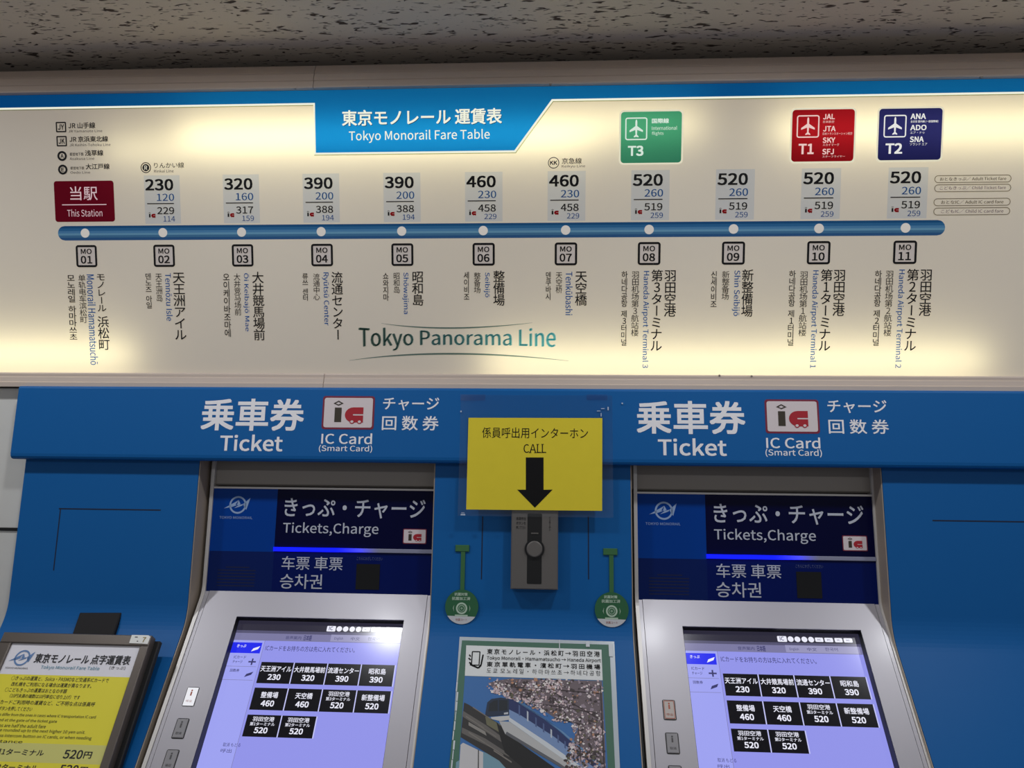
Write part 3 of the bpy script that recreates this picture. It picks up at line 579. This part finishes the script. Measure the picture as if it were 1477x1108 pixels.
for x0, x1 in ((1175.4, 1187), (1189, 1201), (1203.4, 1214.5), (1216.4, 1228.8)):
    b = (Uq(x0, 922), Uq(x1, 922), vc-.0046, vc+.0046); mb.poly(DS, rr(b, .002), .0005, L_wh); text(mb, DS, 'IC', (b[0]+.005, b[1]-.005, b[2]+.003, b[3]-.003), .0008, L_ink, .02)
mb.build('status_icons', bar); mb = MB(); T(mb, DS, '音声案内', (1064, 933, 1088, 938), .0008, L_ink); T(mb, DS, '日本語', (1092, 931.6, 1104, 940), .0008, L_ink, .02)
for s, x0, x1 in (('English', 1139, 1152), ('中文', 1164, 1178), ('한국어', 1190, 1208)): T(mb, DS, s, (x0, 934.6, x1, 939.6), .0008, L_ink, .0)
mb.build('language_tabs', bar)
# left tabs
ts = Uq(1037, 960); vs_ = [V_(1015, 942.6), V_(1015, 959.4), V_(1015, 979.2), V_(1018, 999.6)]
mb = MB(); mb.rect(DS, (du0, ts, dv0, y2), .0002, L_side); mb.rect(DS, (ts, ts+.0008, dv0, y2), .0003, L_mid); side = mb.build('side_menu', scr)
def ticket_icon(mb, u, v, s, mat): mb.poly(DS, [(u-s, v-s*.5), (u+s*.6, v+s*.1), (u+s, v+s*.9), (u-s*.6, v+s*.3)], .0008, mat)
tabs = (('きっぷ', L_tab, L_wh, 't'), ('ICカード\nチャージ', L_pale, L_ink, '+'), ('回数券', L_pale, L_ink, 't'))
for i, (s, m, mi_, ic_) in enumerate(tabs):
    mb = MB(); va, vb = vs_[i], vs_[i+1]; u1_ = ts-.004-(0 if i else -.0); mb.rect(DS, (du0, u1_, vb+.0012, va), .0004, L_tab if i == 0 else L_side)
    if i: mb.rect(DS, (du0, u1_, vb+.0006, vb+.0014), .0005, L_mid)
    uu, vv = u1_-.011, (va+vb)/2-.003
    if ic_ == 't': ticket_icon(mb, uu, vv, .0085, L_wh if i == 0 else L_ink)
    else: mb.rect(DS, (uu-.008, uu+.008, vv-.0016, vv+.0016), .0008, L_ink); mb.rect(DS, (uu-.0016, uu+.0016, vv-.007, vv+.007), .00085, L_ink)
    for j, l in enumerate(s.split('\n')): text(mb, DS, l, (du0+.011, du0+.011+.0065*len(l)*(.8 if i == 1 else 1), va-.011-.010*j, va-.0045-.010*j), .0008, mi_, .01)
    mb.build('menu_tab', side)
mb = MB(); T(mb, DS, 'ICカードをお持ちの方は先に入れてください。', (1040, 948.4, 1177, 956.6), .0006, L_ink, .004); mb.build('screen_message', scr)
names = [('天王洲アイル', '230'), ('大井競馬場前', '320'), ('流通センター', '390'), ('昭和島', '390'), ('整備場', '460'), ('天空橋', '460'), ('羽田空港\n第3ターミナル', '520'), ('新整備場', '520'), ('羽田空港\n第1ターミナル', '520'), ('羽田空港\n第2ターミナル', '520')]
bu0 = Uq(1042.5, 972); bu3 = Uq(1249.5, 977); bw = (bu3-bu0)/4; rows = [(V_(1145, 974.3), V_(1150, 1006.4)), (V_(1150, 1013.2), V_(1158, 1046.8)), (V_(1110, 1052.8), V_(1115, 1086))]
for i, (s, f) in enumerate(names):
    r, c_ = divmod(i, 4); va, vb = rows[r]; a_ = bu0+c_*bw; b_ = a_+bw-.0022
    mb = MB(); mb.slab(DS, (a_, b_, vb, va), .0003, .0005, L_blk); mb.rect(DS, (b_, b_+.0022, vb, va), .0005, L_line); bt = mb.build('fare_button', scr)
    mb = MB(); cx = (a_+b_)/2; hh = va-vb; L = s.split('\n')
    if len(L) == 1:
        w = min(.0118*len(s), bw-.006)/2; text(mb, DS, s, (cx-w, cx+w, va-hh*.46, va-hh*.18), .0009, L_wh, .014)
    else:
        text(mb, DS, L[0], (cx-.022, cx+.022, va-hh*.30, va-hh*.08), .0009, L_wh, .01); text(mb, DS, L[1], (cx-.025, cx+.025, va-hh*.50, va-hh*.34), .0009, L_wh, .01)
    text(mb, DS, f, (cx-.0135, cx+.0135, va-hh*.84, va-hh*.57), .0009, L_wh, .03); mb.build('button_lettering', bt)
mb = MB(); T(mb, DS, '取消 もどる', (1035, 1094, 1062, 1100), .0006, L_ink, .0); T(mb, DS, '呼出', (1035, 1103, 1052, 1109), .0006, L_ink, .0); mb.build('screen_footer', scr)
# side buttons on the bezel
bcol = [('lit white push button', emis('lit_button_white', (238, 238, 244), .95)), ('grey push button', pr('button_grey', (150, 148, 152), .4)), ('grey push button', pr('button_grey2', (128, 128, 130), .4))]
bu = SP.uv(967.5, 1049)[0]
for i, py in enumerate((1025, 1073, 1121)):
    vc = SP.uv(968, py)[1]; b = (bu-.0125, bu+.0125, vc-.0195, vc+.0195)
    mb = MB(); frame2(mb, SP, b, .0016, .003, .0025, black); mb.slab(SP, (b[0]+.0016, b[1]-.0016, b[2]+.0016, b[3]-.0016), .001, .0045, pr('call_button_cream', (196, 186, 180), .4) if i == 0 else pr('button_grey', (150, 148, 152), .4), .001)
    if i == 0: frame2(mb, SP, (b[0]+.0024, b[1]-.0024, b[2]+.0024, b[3]-.0024), .0012, .002, .0047, pr('orange_print', (186, 96, 74), .5))
    pb1 = mb.build('push_button', bez); mb = MB(); pm = pr('orange_print', (186, 96, 74), .5) if i == 0 else pr('button_print', (84, 82, 84), .5)
    u, v = bu, vc+.005; mb.poly(SP, circ(u, v+.0065, .0018, 10), .0049, pm); mb.rect(SP, (u-.0016, u+.0016, v-.004, v+.004), .0049, pm); text(mb, SP, ('呼出', '取消', '領収')[i], (u-.006, u+.006, vc-.012, vc-.007), .0049, pm); mb.build('button_print', pb1)
# side and rear cladding so the machine is a solid body
mb = MB(); bp_ = [GL.P(0, .06, -.022), GL.P(0, GL.uv(1095, 872)[1], -.022), SP.P(0, -.03, -.075), SP.P(0, vlow+.02, -.075)]; yfr = bp_[-1].y
mb.extrude([(p.y, p.z) for p in bp_]+[(yfr, .02), (WY-.012, .02), (WY-.012, GL.P(0, .06).z)], mx0+.001, mx1-.001, dark_metal); mb.build('cabinet_body', mach)
def children(o): return [c for c in bpy.data.objects if c.parent == o]
def copy_tree(o, parent=None):
    c = o.copy(); C.objects.link(c); c.parent = parent
    for ch in kids.get(o.name, []): copy_tree(ch, c)
    return c
kids = {}
for ob in list(bpy.data.objects):
    if ob.parent: kids.setdefault(ob.parent.name, []).append(ob)
left = copy_tree(mach); left.location.x += DXM
left['label'] = 'touchscreen ticket machine with a lit white push button beside the tilted braille fare board'
# on this machine the top push button is the lit white one
lb = [c for c in bpy.data.objects if c.parent and c.parent.name.startswith('bezel') and c.name.startswith('push_button') and c.parent.parent == left]
lw = emis('lit_button_white', (240, 240, 246), .95)
lb.sort(key=lambda o: -max(v.co.z for v in o.data.vertices))
top_b = lb[0]; top_b.data = top_b.data.copy()
for i, m in enumerate(top_b.data.materials):
    if m.name.startswith('call_button') or m.name.startswith('orange'): top_b.data.materials[i] = lw
top_b['label'] = 'lit white push button'
# ------------------------------------------------------------------ intercom and yellow notice
IC = PN.off(.030)
inter = thing('intercom', 'grey box intercom with a round button under the yellow call notice', 'intercom', PN.at(771, 850))
bodym = noise_bump(pr('intercom_grey', (104, 100, 97), .5, .1), 200, .05, .0003)
mb = MB(); b = IC.box(737.2, 712, 805, 850.5); mb.slab(IC, b, -.0295, 0, bodym, .002); ib = mb.build('body', inter)
mb = MB(); mb.poly(IC, rr(IC.box(760.4, 741, 781.4, 842.5), .002), .0004, black); mb.slab(IC, IC.box(766, 768.5, 776.5, 770.2), .0004, .002, bodym); mb.build('microphone_slot', inter)
mb = MB(); u, v = IC.uv(771, 792); mb.prism(IC, circ(u, v, .0208, 32), .0005, .0025, black); mb.prism(IC, circ(u, v, .0166, 32), .0025, .007, bodym, .0015); mb.build('call_button', inter)
mb = MB()
for i, s in enumerate(('係員呼出', 'ボタンを', '押して下さい')): T(mb, IC, s, (744.5, 746+i*6.4, 758.5, 750.6+i*6.4), .0005, ink)
column(mb, IC, 'インターホン', IC.box(791.5, 745, 794.5, 766), .0005, ink, .01); mb.build('body_lettering', inter)
NT = FS.off(.0025)
yel = noise_bump(pr('yellow_paper', (232, 212, 52), .55, 0, .3), 40, .02, .0003, .03)
note = thing('call_notice', 'laminated yellow paper notice with a black down arrow above the intercom', 'notice', NT.at(771, 745))
clear = film('clear_laminate', (.97, .975, .98), .035)
mb = MB(); mb.slab(NT, NT.box(662.5, 570, 884, 745.5), -.0006, -.0002, clear); mb.build('laminate_sheet', note)
mb = MB(); pts = [NT.uv(*p) for p in ((672.5, 735), (868.5, 737), (868.8, 603.2), (675.8, 602.8))]; mb.prism(NT, pts, 0, .0006, yel); pp = mb.build('paper', note)
mb = MB(); T(mb, NT, '係員呼出用インターホン', (695.5, 617, 848, 632.5), .001, ink, -.004)
for ch, x0, x1 in (('C', 755.2, 763), ('A', 763.8, 773.4), ('L', 774.6, 780.6), ('L', 781.6, 787.8)): T(mb, NT, ch, (x0, 640.8, x1, 653.4), .001, ink, .0)
for x, w, yy in ((764.6, 3.6, 653.0), (772.4, 3.8, 653.0), (775.6, 3.6, 653.0), (775.6, 3.6, 641.1), (782.6, 3.6, 653.0), (782.6, 3.6, 641.1)): mb.rect(NT, NT.box(x-w/2, yy-.45, x+w/2, yy+.45), .0011, ink)
mb.build('notice_lettering', pp)
mb = MB(); A_ = [(758.5, 660), (784, 660), (784, 706.5), (797, 706.5), (771.5, 732.5), (746, 706.5), (758.5, 706.5)]
mb.poly(NT, [NT.uv(*p) for p in A_][::-1], .001, ink); mb.build('arrow', pp)
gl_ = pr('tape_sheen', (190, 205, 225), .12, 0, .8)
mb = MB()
for p in ((867, 589, 872, 590), (861, 592.5, 866, 593.4), (876.4, 587, 878, 592), (866.4, 596, 867.6, 601), (664, 592.6, 666, 594.6), (664.5, 741.5, 671, 743.5), (665.5, 739.5, 670, 740.3), (896.5, 581, 898.5, 583)): mb.slab(NT, NT.box(*p), -.0002, .0006, gl_)  # small pale slabs paint the glints on the clear film
mb.build('tape_glint', note)
mb = MB(); cl2 = film('clear_tape', (.90, .93, .97), .06)
for p in ((664, 569, 700, 578), (846, 569, 876, 577)): mb.slab(NT, NT.box(*p), -.0002, .0003, cl2)
mb.build('clear_tape', note)
# ------------------------------------------------------------------ green hanging tags
grn = pr('tag_green', (44, 104, 66), .5); grn2 = pr('tag_stem_green', (58, 112, 66), .45); tagw = pr('tag_white', (214, 216, 220), .5); tagp = pr('tag_print', (190, 214, 192), .5)
def tag_disc(cx, cy, sx, sy, lab):
    TP = PN; th = thing('green_tag', lab, 'tag', TP.at(cx, cy+24, .0), 'green round tags')
    u, v = TP.uv(cx, cy); r = .0352; hs = TP.uv(sx, sy)
    mb = MB(); mb.slab(TP, (hs[0]-.0045, hs[0]+.0045, v+r*.8, hs[1]-.002), .0005, .003, grn2); mb.slab(TP, (hs[0]-.017, hs[0]+.013, hs[1]-.007, hs[1]+.007), .0005, .004, grn2, .001); mb.build('hanger', th)
    mb = MB(); mb.prism(TP, circ(u, v, r, 48), .002, .006, grn); ds = mb.build('disc', th)
    seg = [(u+r*math.cos(rd(t)), v+r*math.sin(rd(t))) for t in range(212, 329, 6)]
    mb = MB(); mb.poly(TP, seg, .0064, tagw); mb.build('white_segment', ds)
    mb = MB(); text(mb, TP, '抗菌対策', (u-.016, u+.012, v+.0225, v+.0290), .0066, tagp, .03); text(mb, TP, '抗菌加工済', (u-.021, u+.018, v+.0135, v+.0205), .0066, tagp, .03)
    ring(mb, TP, circ(u, v-.003, .0120), circ(u, v-.003, .0085), .0066, tagp); mb.poly(TP, circ(u, v-.003, .0070), .0065, pr('tag_spiral', (150, 182, 156), .5))
    ring(mb, TP, circ(u, v-.003, .0048, 16), circ(u, v-.003, .0026, 16), .0068, grn)
    for k in (-1, 1): mb.poly(TP, [(u+k*.016, v+.004), (u+k*.0185, v-.003), (u+k*.016, v-.010), (u+k*.017, v-.003)], .0066, tagp)
    mb.rect(TP, (u-.014, u+.013, v-.0195, v-.0160), .0066, tagp); text(mb, TP, '抗菌コート', (u-.012, u+.012, v-.0285, v-.0235), .0068, pr('tag_red_print', (170, 90, 80), .5), .0); mb.build('tag_lettering', ds)
tag_disc(666.4, 875, 668.4, 791, 'round green tag on the blue panel, between intercom and machine with lit white button')
tag_disc(882, 879, 881.6, 796, 'round green tag on the blue panel, between intercom and machine with cream button')
# ------------------------------------------------------------------ monorail poster in its clear sleeve
pos = thing('poster', 'laminated green-bordered monorail and cherry blossom poster on the sloping blue panel', 'poster', PL.at(775, 925))
YB = 1236
XL = lambda y, d=0: 663-.068*(y-919)+d
XR = lambda y, d=0: 886+.045*(y-926)-d
def pp_(*pts): return [PL.uv(*p) for p in pts]
lam = pr('laminate_margin', (196, 206, 214), .2, 0, .6); pgreen = pr('poster_green', (66, 112, 92), .5)
mb = MB(); mb.prism(PL, pp_((XL(YB), YB), (XR(YB), YB), (886, 926), (663, 919)), .0006, .0012, lam); sh_ = mb.build('laminate_sheet', pos)
e = 5.5; mb = MB(); mb.poly(PL, pp_((XL(YB-8, -e-1), YB-8), (XR(YB-8, e+1.5), YB-8), (886-e-1.5, 930.5), (663+e-2, 924.2)), .0015, pgreen); pg = mb.build('border', pos)
plate_g = pr('poster_plate', (232, 234, 234), .5)
mb = MB(); mb.poly(PL, pp_((670.6, 975.4), (869.2, 982), (867.5, 937.8), (672.6, 931.5)), .0018, plate_g); hp = mb.build('title_plate', pos)
mb = MB()
def Tq(s, px, off=0.0, sp=False):                          # lines on the poster run parallel to its top edge
    x0, y0, x1, y1 = px; T(mb, PL, s, px, .0022, ink, off)
Tq('東 京 モ ノ レ ー ル ・ 浜 松 町 → 羽 田 空 港', (702.5, 938.4, 865, 946.4), .02); Tq('Tokyo Monorail・Hamamatsucho → Haneda Airport', (702, 948.8, 866.5, 955.6), .015)
Tq('東 京 單 軌 電 車 ・ 濱 松 町 → 羽 田 機 場', (702, 957, 865.5, 964.6), .02); Tq('도 쿄  모 노 레 일 ・ 하 마 마 쓰 초 → 하 네 다 공 항', (702, 966.4, 866, 973.8), .0)
# phone pictogram
ph = PL.box(680, 940, 692.5, 961); frame2(mb, PL, ph, .0022, .002, .0022, ink)
for (p0, p1, w) in (((677, 945), (679, 948), 2), ((676, 950), (679, 953), 2), ((677, 956), (681, 960), 2.2), ((678, 959), (690, 964.5), 2.4), ((690, 964.5), (694, 960), 2.6), ((694, 960), (697, 945), 2.2)):
    a_, c_ = PL.uv(*p0), PL.uv(*p1); d = Vector((c_[0]-a_[0], c_[1]-a_[1])); nn = Vector((-d.y, d.x)).normalized()*w*.0007
    mb.poly(PL, [(a_[0]-nn.x, a_[1]-nn.y), (c_[0]-nn.x, c_[1]-nn.y), (c_[0]+nn.x, c_[1]+nn.y), (a_[0]+nn.x, a_[1]+nn.y)], .0022, ink)
mb.build('title_lettering', hp)
pc = lambda n, c: pr('print_'+n, c, .5)
mb = MB(); YP = YB-18
mb.poly(PL, pp_((XL(YP, 11), YP), (XR(YP, 16), YP), (869.2, 982.4), (670.6, 975.8)), .0017, pc('sky', (54, 112, 178)))
def pg_(n, pts, c): mb.poly(PL, pp_(*pts)[::-1], n, c)
brn = pc('blossom_shade', (112, 98, 104))
bl_poly = [(704, 986), (720, 982), (735, 979.5), (868, 983), (872, 1060), (877, 1215), (822, 1215), (828, 1140), (820, 1096), (826, 1072), (834, 1050), (826, 1041), (800, 1036), (785, 1026), (770, 1016), (748, 1009), (733, 1002), (715, 997)]
pg_(.00185, bl_poly, brn)
pale = pc('pale_lower_sky', (120, 160, 178)); pg_(.00182, [(688, 1082), (760, 1108), (800, 1130), (800, 1215), (650, 1215), (658, 1100)], pale)
# beams, building, train
gd, gm, gl2_, dkk = pc('beam_dark', (44, 42, 42), ), pc('beam_grey', (104, 100, 96)), pc('beam_light', (146, 142, 136)), pc('under_black', (14, 14, 16))
pg_(.0019, [(664.5, 1075), (668, 1072), (697, 1086), (696, 1215), (656, 1215)], pc('building', (206, 204, 206))); pg_(.00195, [(689.5, 1082), (691, 1083), (689.8, 1215), (688.2, 1215)], gd)
pg_(.0020, [(669.5, 1014), (676, 1017), (722, 1046), (735, 1062), (800, 1108), (860, 1150), (860, 1215), (820, 1215), (740, 1120), (720, 1098), (664.5, 1064)], gd)
pg_(.00205, [(668, 1026), (700, 1046), (760, 1090), (752, 1090), (667, 1034)], gm); pg_(.00205, [(666.5, 1050), (700, 1066), (740, 1092), (734, 1092), (666, 1058)], gm); pg_(.00206, [(676, 1042), (700, 1056), (702, 1062), (676, 1047)], gl2_)
pg_(.00205, [(700, 1034), (722, 1046), (722, 1058), (702, 1046)], pc('beam_olive', (112, 110, 84)))
pg_(.0021, [(716, 1042), (735, 1062), (800, 1108), (850, 1142), (850, 1180), (780, 1130), (728, 1086), (722, 1066)], dkk)
pg_(.0022, [(720, 1041), (735, 1042), (790, 1080), (830, 1108), (868, 1134), (868, 1146), (826, 1118), (806, 1106), (729, 1060)], pc('train_skirt', (190, 190, 190)))
pg_(.00222, [(731, 1056), (806, 1101), (860, 1138), (868, 1146), (826, 1118), (806, 1106), (729, 1060)], pc('train_skirt_shade', (96, 98, 104)))
pg_(.00223, [(734, 1041), (734, 1035), (790, 1072), (840, 1108), (868, 1128), (868, 1134), (830, 1108), (790, 1080)], pc('train_white_stripe', (214, 220, 226)))
pg_(.00225, [(734, 1035), (734, 1018), (752, 1024), (800, 1060), (838, 1091), (866, 1116), (868, 1128), (840, 1108), (790, 1072)], pc('train_side_lower', (122, 150, 196)))
pg_(.0023, [(734, 1024), (734, 1009), (742, 1010), (760, 1020), (806, 1055), (842, 1087), (868, 1110), (868, 1117), (838, 1093), (800, 1064), (752, 1033)], pc('train_side_windows', (30, 46, 100)))
pg_(.00233, [(738, 1008.6), (746, 1010), (812, 1056), (868, 1104), (868, 1109), (842, 1086), (806, 1054), (760, 1019)], pc('train_roof', (104, 146, 190)))
for i_, (x, y) in enumerate(((748, 1017), (760, 1026), (772, 1035), (783, 1043.5), (794, 1052), (804, 1060), (814, 1069), (823, 1077), (832, 1085), (840, 1092))):
    h_ = 15-i_*.75; pg_(.00236, [(x, y), (x+2.2, y+1.8), (x+2.2, y+h_+1.6), (x, y+h_)], pc('train_door', (196, 204, 216)) if i_ % 3 == 1 else pc('train_pillar', (78, 98, 146)))
for x, y, w_ in ((682, 1020, 1), (672, 1033, 1), (690, 1046, .8), (676, 1056, 1.2), (700, 1072, 1), (712, 1082, 1.4)):
    pg_(.00212, [(x, y), (x+26, y+17), (x+26, y+17+1.6*w_), (x, y+1.6*w_)], pc('beam_edge', (128, 122, 116)))
pg_(.0024, [(700.5, 1028), (703, 1014), (709, 1009), (722, 1007), (734, 1008.5), (734.5, 1032), (704, 1034.5), (700, 1032)], pc('train_front', (28, 46, 72)))
pg_(.00245, [(704.5, 1027), (706, 1016), (712, 1011.5), (718, 1010.6), (718, 1026.5)], pc('train_windscreen', (20, 30, 40))); pg_(.00245, [(720, 1010.5), (732, 1011), (732, 1025.5), (720, 1026.4)], pc('train_windscreen', (20, 30, 40)))
pg_(.00246, [(708, 1035.2), (735, 1033), (735, 1039), (722, 1041), (709, 1038)], pc('train_bumper', (206, 206, 204))); pg_(.0025, [(727, 1029), (733, 1028), (733, 1031), (727, 1031.5)], pc('train_lamp', (196, 200, 206)))
pict = mb.build('picture', pos)
def inside(x, y, P):
    r = False; j = len(P)-1
    for i in range(len(P)):
        if (P[i][1] > y) != (P[j][1] > y) and x < (P[j][0]-P[i][0])*(y-P[i][1])/(P[j][1]-P[i][1])+P[i][0]: r = not r
        j = i
    return r
mb = MB(); bm_ = [pc('blossom_pink', (214, 190, 194)), pc('blossom_white', (236, 228, 226)), pc('blossom_mauve', (158, 142, 154)), pc('twig', (60, 48, 50)), pc('blossom_tan', (190, 140, 110)), pc('leaf_olive', (96, 92, 70))]
cl_ = [(random.uniform(705, 878), random.uniform(978, 1215), random.uniform(5, 15), random.random()) for _ in range(70)]
cnt = 0
while cnt < 2100:
    if cnt % 3:
        a_ = random.choice(cl_); x, y = random.gauss(a_[0], a_[2]), random.gauss(a_[1], a_[2]*.7); tone = a_[3]
    else: x, y = random.uniform(702, 880), random.uniform(977, 1215); tone = .5
    if not any(inside(x+dx, y+dy, bl_poly) for dx, dy in ((0, 0), (4, 3), (5, -3), (3, 6))) or x > 700+168+(y-980)*.03 or y > 1210 or y < 978+(x-700)*.03: continue
    if x < 735: tone = .1
    u, v = PL.uv(x, y); r = random.uniform(.0008, .0034)*(1 if random.random() > .12 else 1.5)
    wts = (4, 5, 3, 1, 1, 0) if tone < .3 else ((2, 1, 4, 6, 1, 2) if tone > .62 else (3, 2, 5, 4, 1, 1)); m = random.choices(bm_, wts)[0]; k = random.randint(5, 7); t0 = random.random()*6
    mb.poly(PL, [(u+r*random.uniform(.4, 1.3)*math.cos(t0+2*math.pi*i/k), v+r*random.uniform(.4, 1.2)*math.sin(t0+2*math.pi*i/k)) for i in range(k)], .0026+cnt*1e-7, m); cnt += 1
for (x, y, x2, y2, w) in ((725, 990, 868, 1001, .9), (768, 1014, 866, 1030, .8), (800, 1036, 840, 1046, 1.2), (834, 1046, 838, 1100, 1.0), (866, 990, 872, 1120, 1.6), (800, 1000, 868, 1040, .7)):
    a_, c_ = PL.uv(x, y), PL.uv(x2, y2); d = Vector((c_[0]-a_[0], c_[1]-a_[1])); nn = Vector((-d.y, d.x)).normalized()*w*.0007
    mb.poly(PL, [(a_[0]-nn.x, a_[1]-nn.y), (c_[0]-nn.x, c_[1]-nn.y), (c_[0]+nn.x, c_[1]+nn.y), (a_[0]+nn.x, a_[1]+nn.y)], .0029, bm_[3])
mb.build('blossom', pict)
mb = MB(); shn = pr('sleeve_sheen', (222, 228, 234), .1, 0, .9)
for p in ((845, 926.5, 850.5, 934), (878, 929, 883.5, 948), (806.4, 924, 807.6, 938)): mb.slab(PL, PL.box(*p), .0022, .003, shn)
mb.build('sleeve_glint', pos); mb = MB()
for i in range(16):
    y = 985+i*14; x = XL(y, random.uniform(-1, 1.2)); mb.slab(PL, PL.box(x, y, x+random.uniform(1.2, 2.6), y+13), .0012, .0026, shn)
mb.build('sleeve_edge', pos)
# ------------------------------------------------------------------ tilted braille fare board
brd = thing('braille_fare_board', 'tilted framed yellow braille fare board on the blue panel in front of the wall', 'board', BR.at(120, 1000))
fr = noise_bump(pr('board_frame_metal', (112, 104, 98), .38, .6), 120, .04, .0003)
bu0_, bu1_ = BR.uv(0, 1000)[0]-.13, 0
o_r = BR.uv(218.5, 920)[0]; i_r = BR.uv(203, 931.6)[0]; o_t = BR.uv(120, 915)[1]; i_t = BR.uv(120, 930)[1]; i_l = BR.uv(16.5, 928)[0]; o_l = i_l-.024; o_b = o_t-.33; i_b = o_b+.02
mb = MB()
for b in ((o_l, o_r, i_t, o_t), (o_l, o_r, o_b, i_b), (o_l, i_l, i_b, i_t), (i_r, o_r, i_b, i_t)): mb.slab(BR, b, -.018, .003, fr, .0015)
bf = mb.build('frame', brd)
mb = MB(); mb.slab(BR, (o_l+.001, o_r+.010, o_b, o_t-.004), -.030, -.018, black, .002); mb.build('backing', brd)
yb2 = pr('board_yellow', (242, 230, 72), .35, 0, .4, .3); gb2 = pr('board_grey', (240, 238, 246), .35, 0, .4, .3); yg2 = pr('board_olive', (220, 216, 130), .35, 0, .4, .3)
h1 = BR.uv(90, 974)[1]; h2 = BR.uv(100, 1073.5)[1]; h3 = BR.uv(90, 1101)[1]
mb = MB(); mb.slab(BR, (i_l, i_r, i_b, i_t), -.017, -.003, gb2); mb.rect(BR, (i_l, i_r, h2, h1), -.0026, yb2); mb.rect(BR, (i_l, i_r, h3, h2), -.0026, yg2); mb.rect(BR, (i_l, i_r, i_b, h3), -.0026, yb2); sheet = mb.build('fare_sheet', brd)
mb = MB(); bn = -.0022; BRs = BR
lg = pr('logo_steel_blue', (104, 140, 190), .4); bdk = pr('sheet_ink', (30, 30, 36), .5); tl_ = pr('sheet_teal', (110, 160, 180), .5)
mono_logo(mb, BRs, 31, 948.5, abs(BRs.uv(31, 948)[0]-BRs.uv(42, 948)[0]), bn, lg); T(mb, BRs, 'TOKYO MONORAIL', (6, 962, 40, 964.6), bn, bdk)
T(mb, BRs, '東京モノレール 点字運賃表', (49, 943.6, 188, 957.6), bn, bdk, .022); T(mb, BRs, 'Tokyo Monorail Fare Table', (57.5, 960.2, 143, 966.6), bn, tl_, .006); T(mb, BRs, '(きっぷ)', (157, 960.6, 180, 966), bn, bdk, .0)
for s, p in (('○きっぷの運賃と、Suica・PASMOなど交通系ICカードで', (15, 976.2, 157, 982.6)), ('改札機をご利用になる場合は運賃が異なります。', (15, 984.6, 132, 990.8)), ('○こどもきっぷの運賃はおとなの半額', (6, 992.4, 96, 998.8)), ('（10円未満の端数は10円単位に切り上げ）です', (13, 1001.4, 115, 1007.4)), ('○ICカードご利用時の運賃など、ご不明な点は係員呼', (-14, 1010.4, 137, 1017)), ('びだしボタンを押してください', (-16, 1018.6, 46, 1025)),
        ('Paid fares differ from the ones in cases where IC transportation IC card', (-22, 1029.5, 138, 1035)), ('is touched at the gate of the ticket gate', (-24, 1036.6, 82, 1042)), ('Child fares are half the adult fare', (-26, 1043.8, 66, 1049)), ('Fares are rounded up to the next higher 10 yen unit.', (-24, 1051.5, 123, 1057.5)), ('Please press intercom button on IC cards, or when needing', (-30, 1059.6, 132, 1065.6)), ('assistance', (-30, 1066.6, 32, 1071))):
    T(mb, BRs, s, p, bn, bdk, .004)
T(mb, BRs, '第1ターミナル', (-10, 1080, 63, 1089.4), bn, bdk, .014); T(mb, BRs, '520', (91, 1081.4, 118.5, 1094.4), bn, bdk, .02); T(mb, BRs, '円', (120, 1084, 131.5, 1094), bn, bdk, .02)
T(mb, BRs, '第2ターミナル', (-16, 1102, 54, 1111.5), bn, bdk, .014); T(mb, BRs, '520', (85, 1103, 112, 1116), bn, bdk, .02); T(mb, BRs, '円', (114, 1106, 125, 1116), bn, bdk, .02)
mb.build('sheet_lettering', sheet)
mb = MB(); pts = [BR.uv(*p) for p in ((187.5, 928.8), (214, 930), (218, 919.5), (215.5, 917.6), (191.5, 917))]; mb.prism(BR, pts, .003, .0042, pr('white_label', (240, 240, 236), .3)); wlb = mb.build('corner_label', brd)
mb = MB(); T(mb, BR, '7', (206.5, 920.4, 211.5, 927.6), .0046, pr('label_ochre', (150, 130, 60), .5), .02); mb.rect(BR, BR.box(196, 919.6, 200, 920.8), .0046, bdk); mb.rect(BR, BR.box(198.6, 925.6, 200.6, 926.8), .0046, bdk); mb.build('label_print', wlb)
mb = MB(); S0 = [PL.uv(*p) for p in ((112, 916), (170, 917), (179, 884), (119, 884))]
mb.prism(PL, [(S0[0][0], S0[0][1]-.07), (S0[1][0], S0[1][1]-.07), (S0[2][0]-.001, S0[2][1]-.004), (S0[3][0], S0[3][1]-.004)], .0005, .010, rubber, .002); uA, uB = S0[0][0]+.006, S0[1][0]-.006; vA = S0[0][1]
mb.prism(PL, [(uA, vA-.075), (uB, vA-.075), (uB, vA-.02), (uA, vA-.02)], .009, .028, rubber)
mb.build('support_bracket', brd)
for ob in bpy.data.objects:
    if '_o' in ob.keys(): del ob['_o']
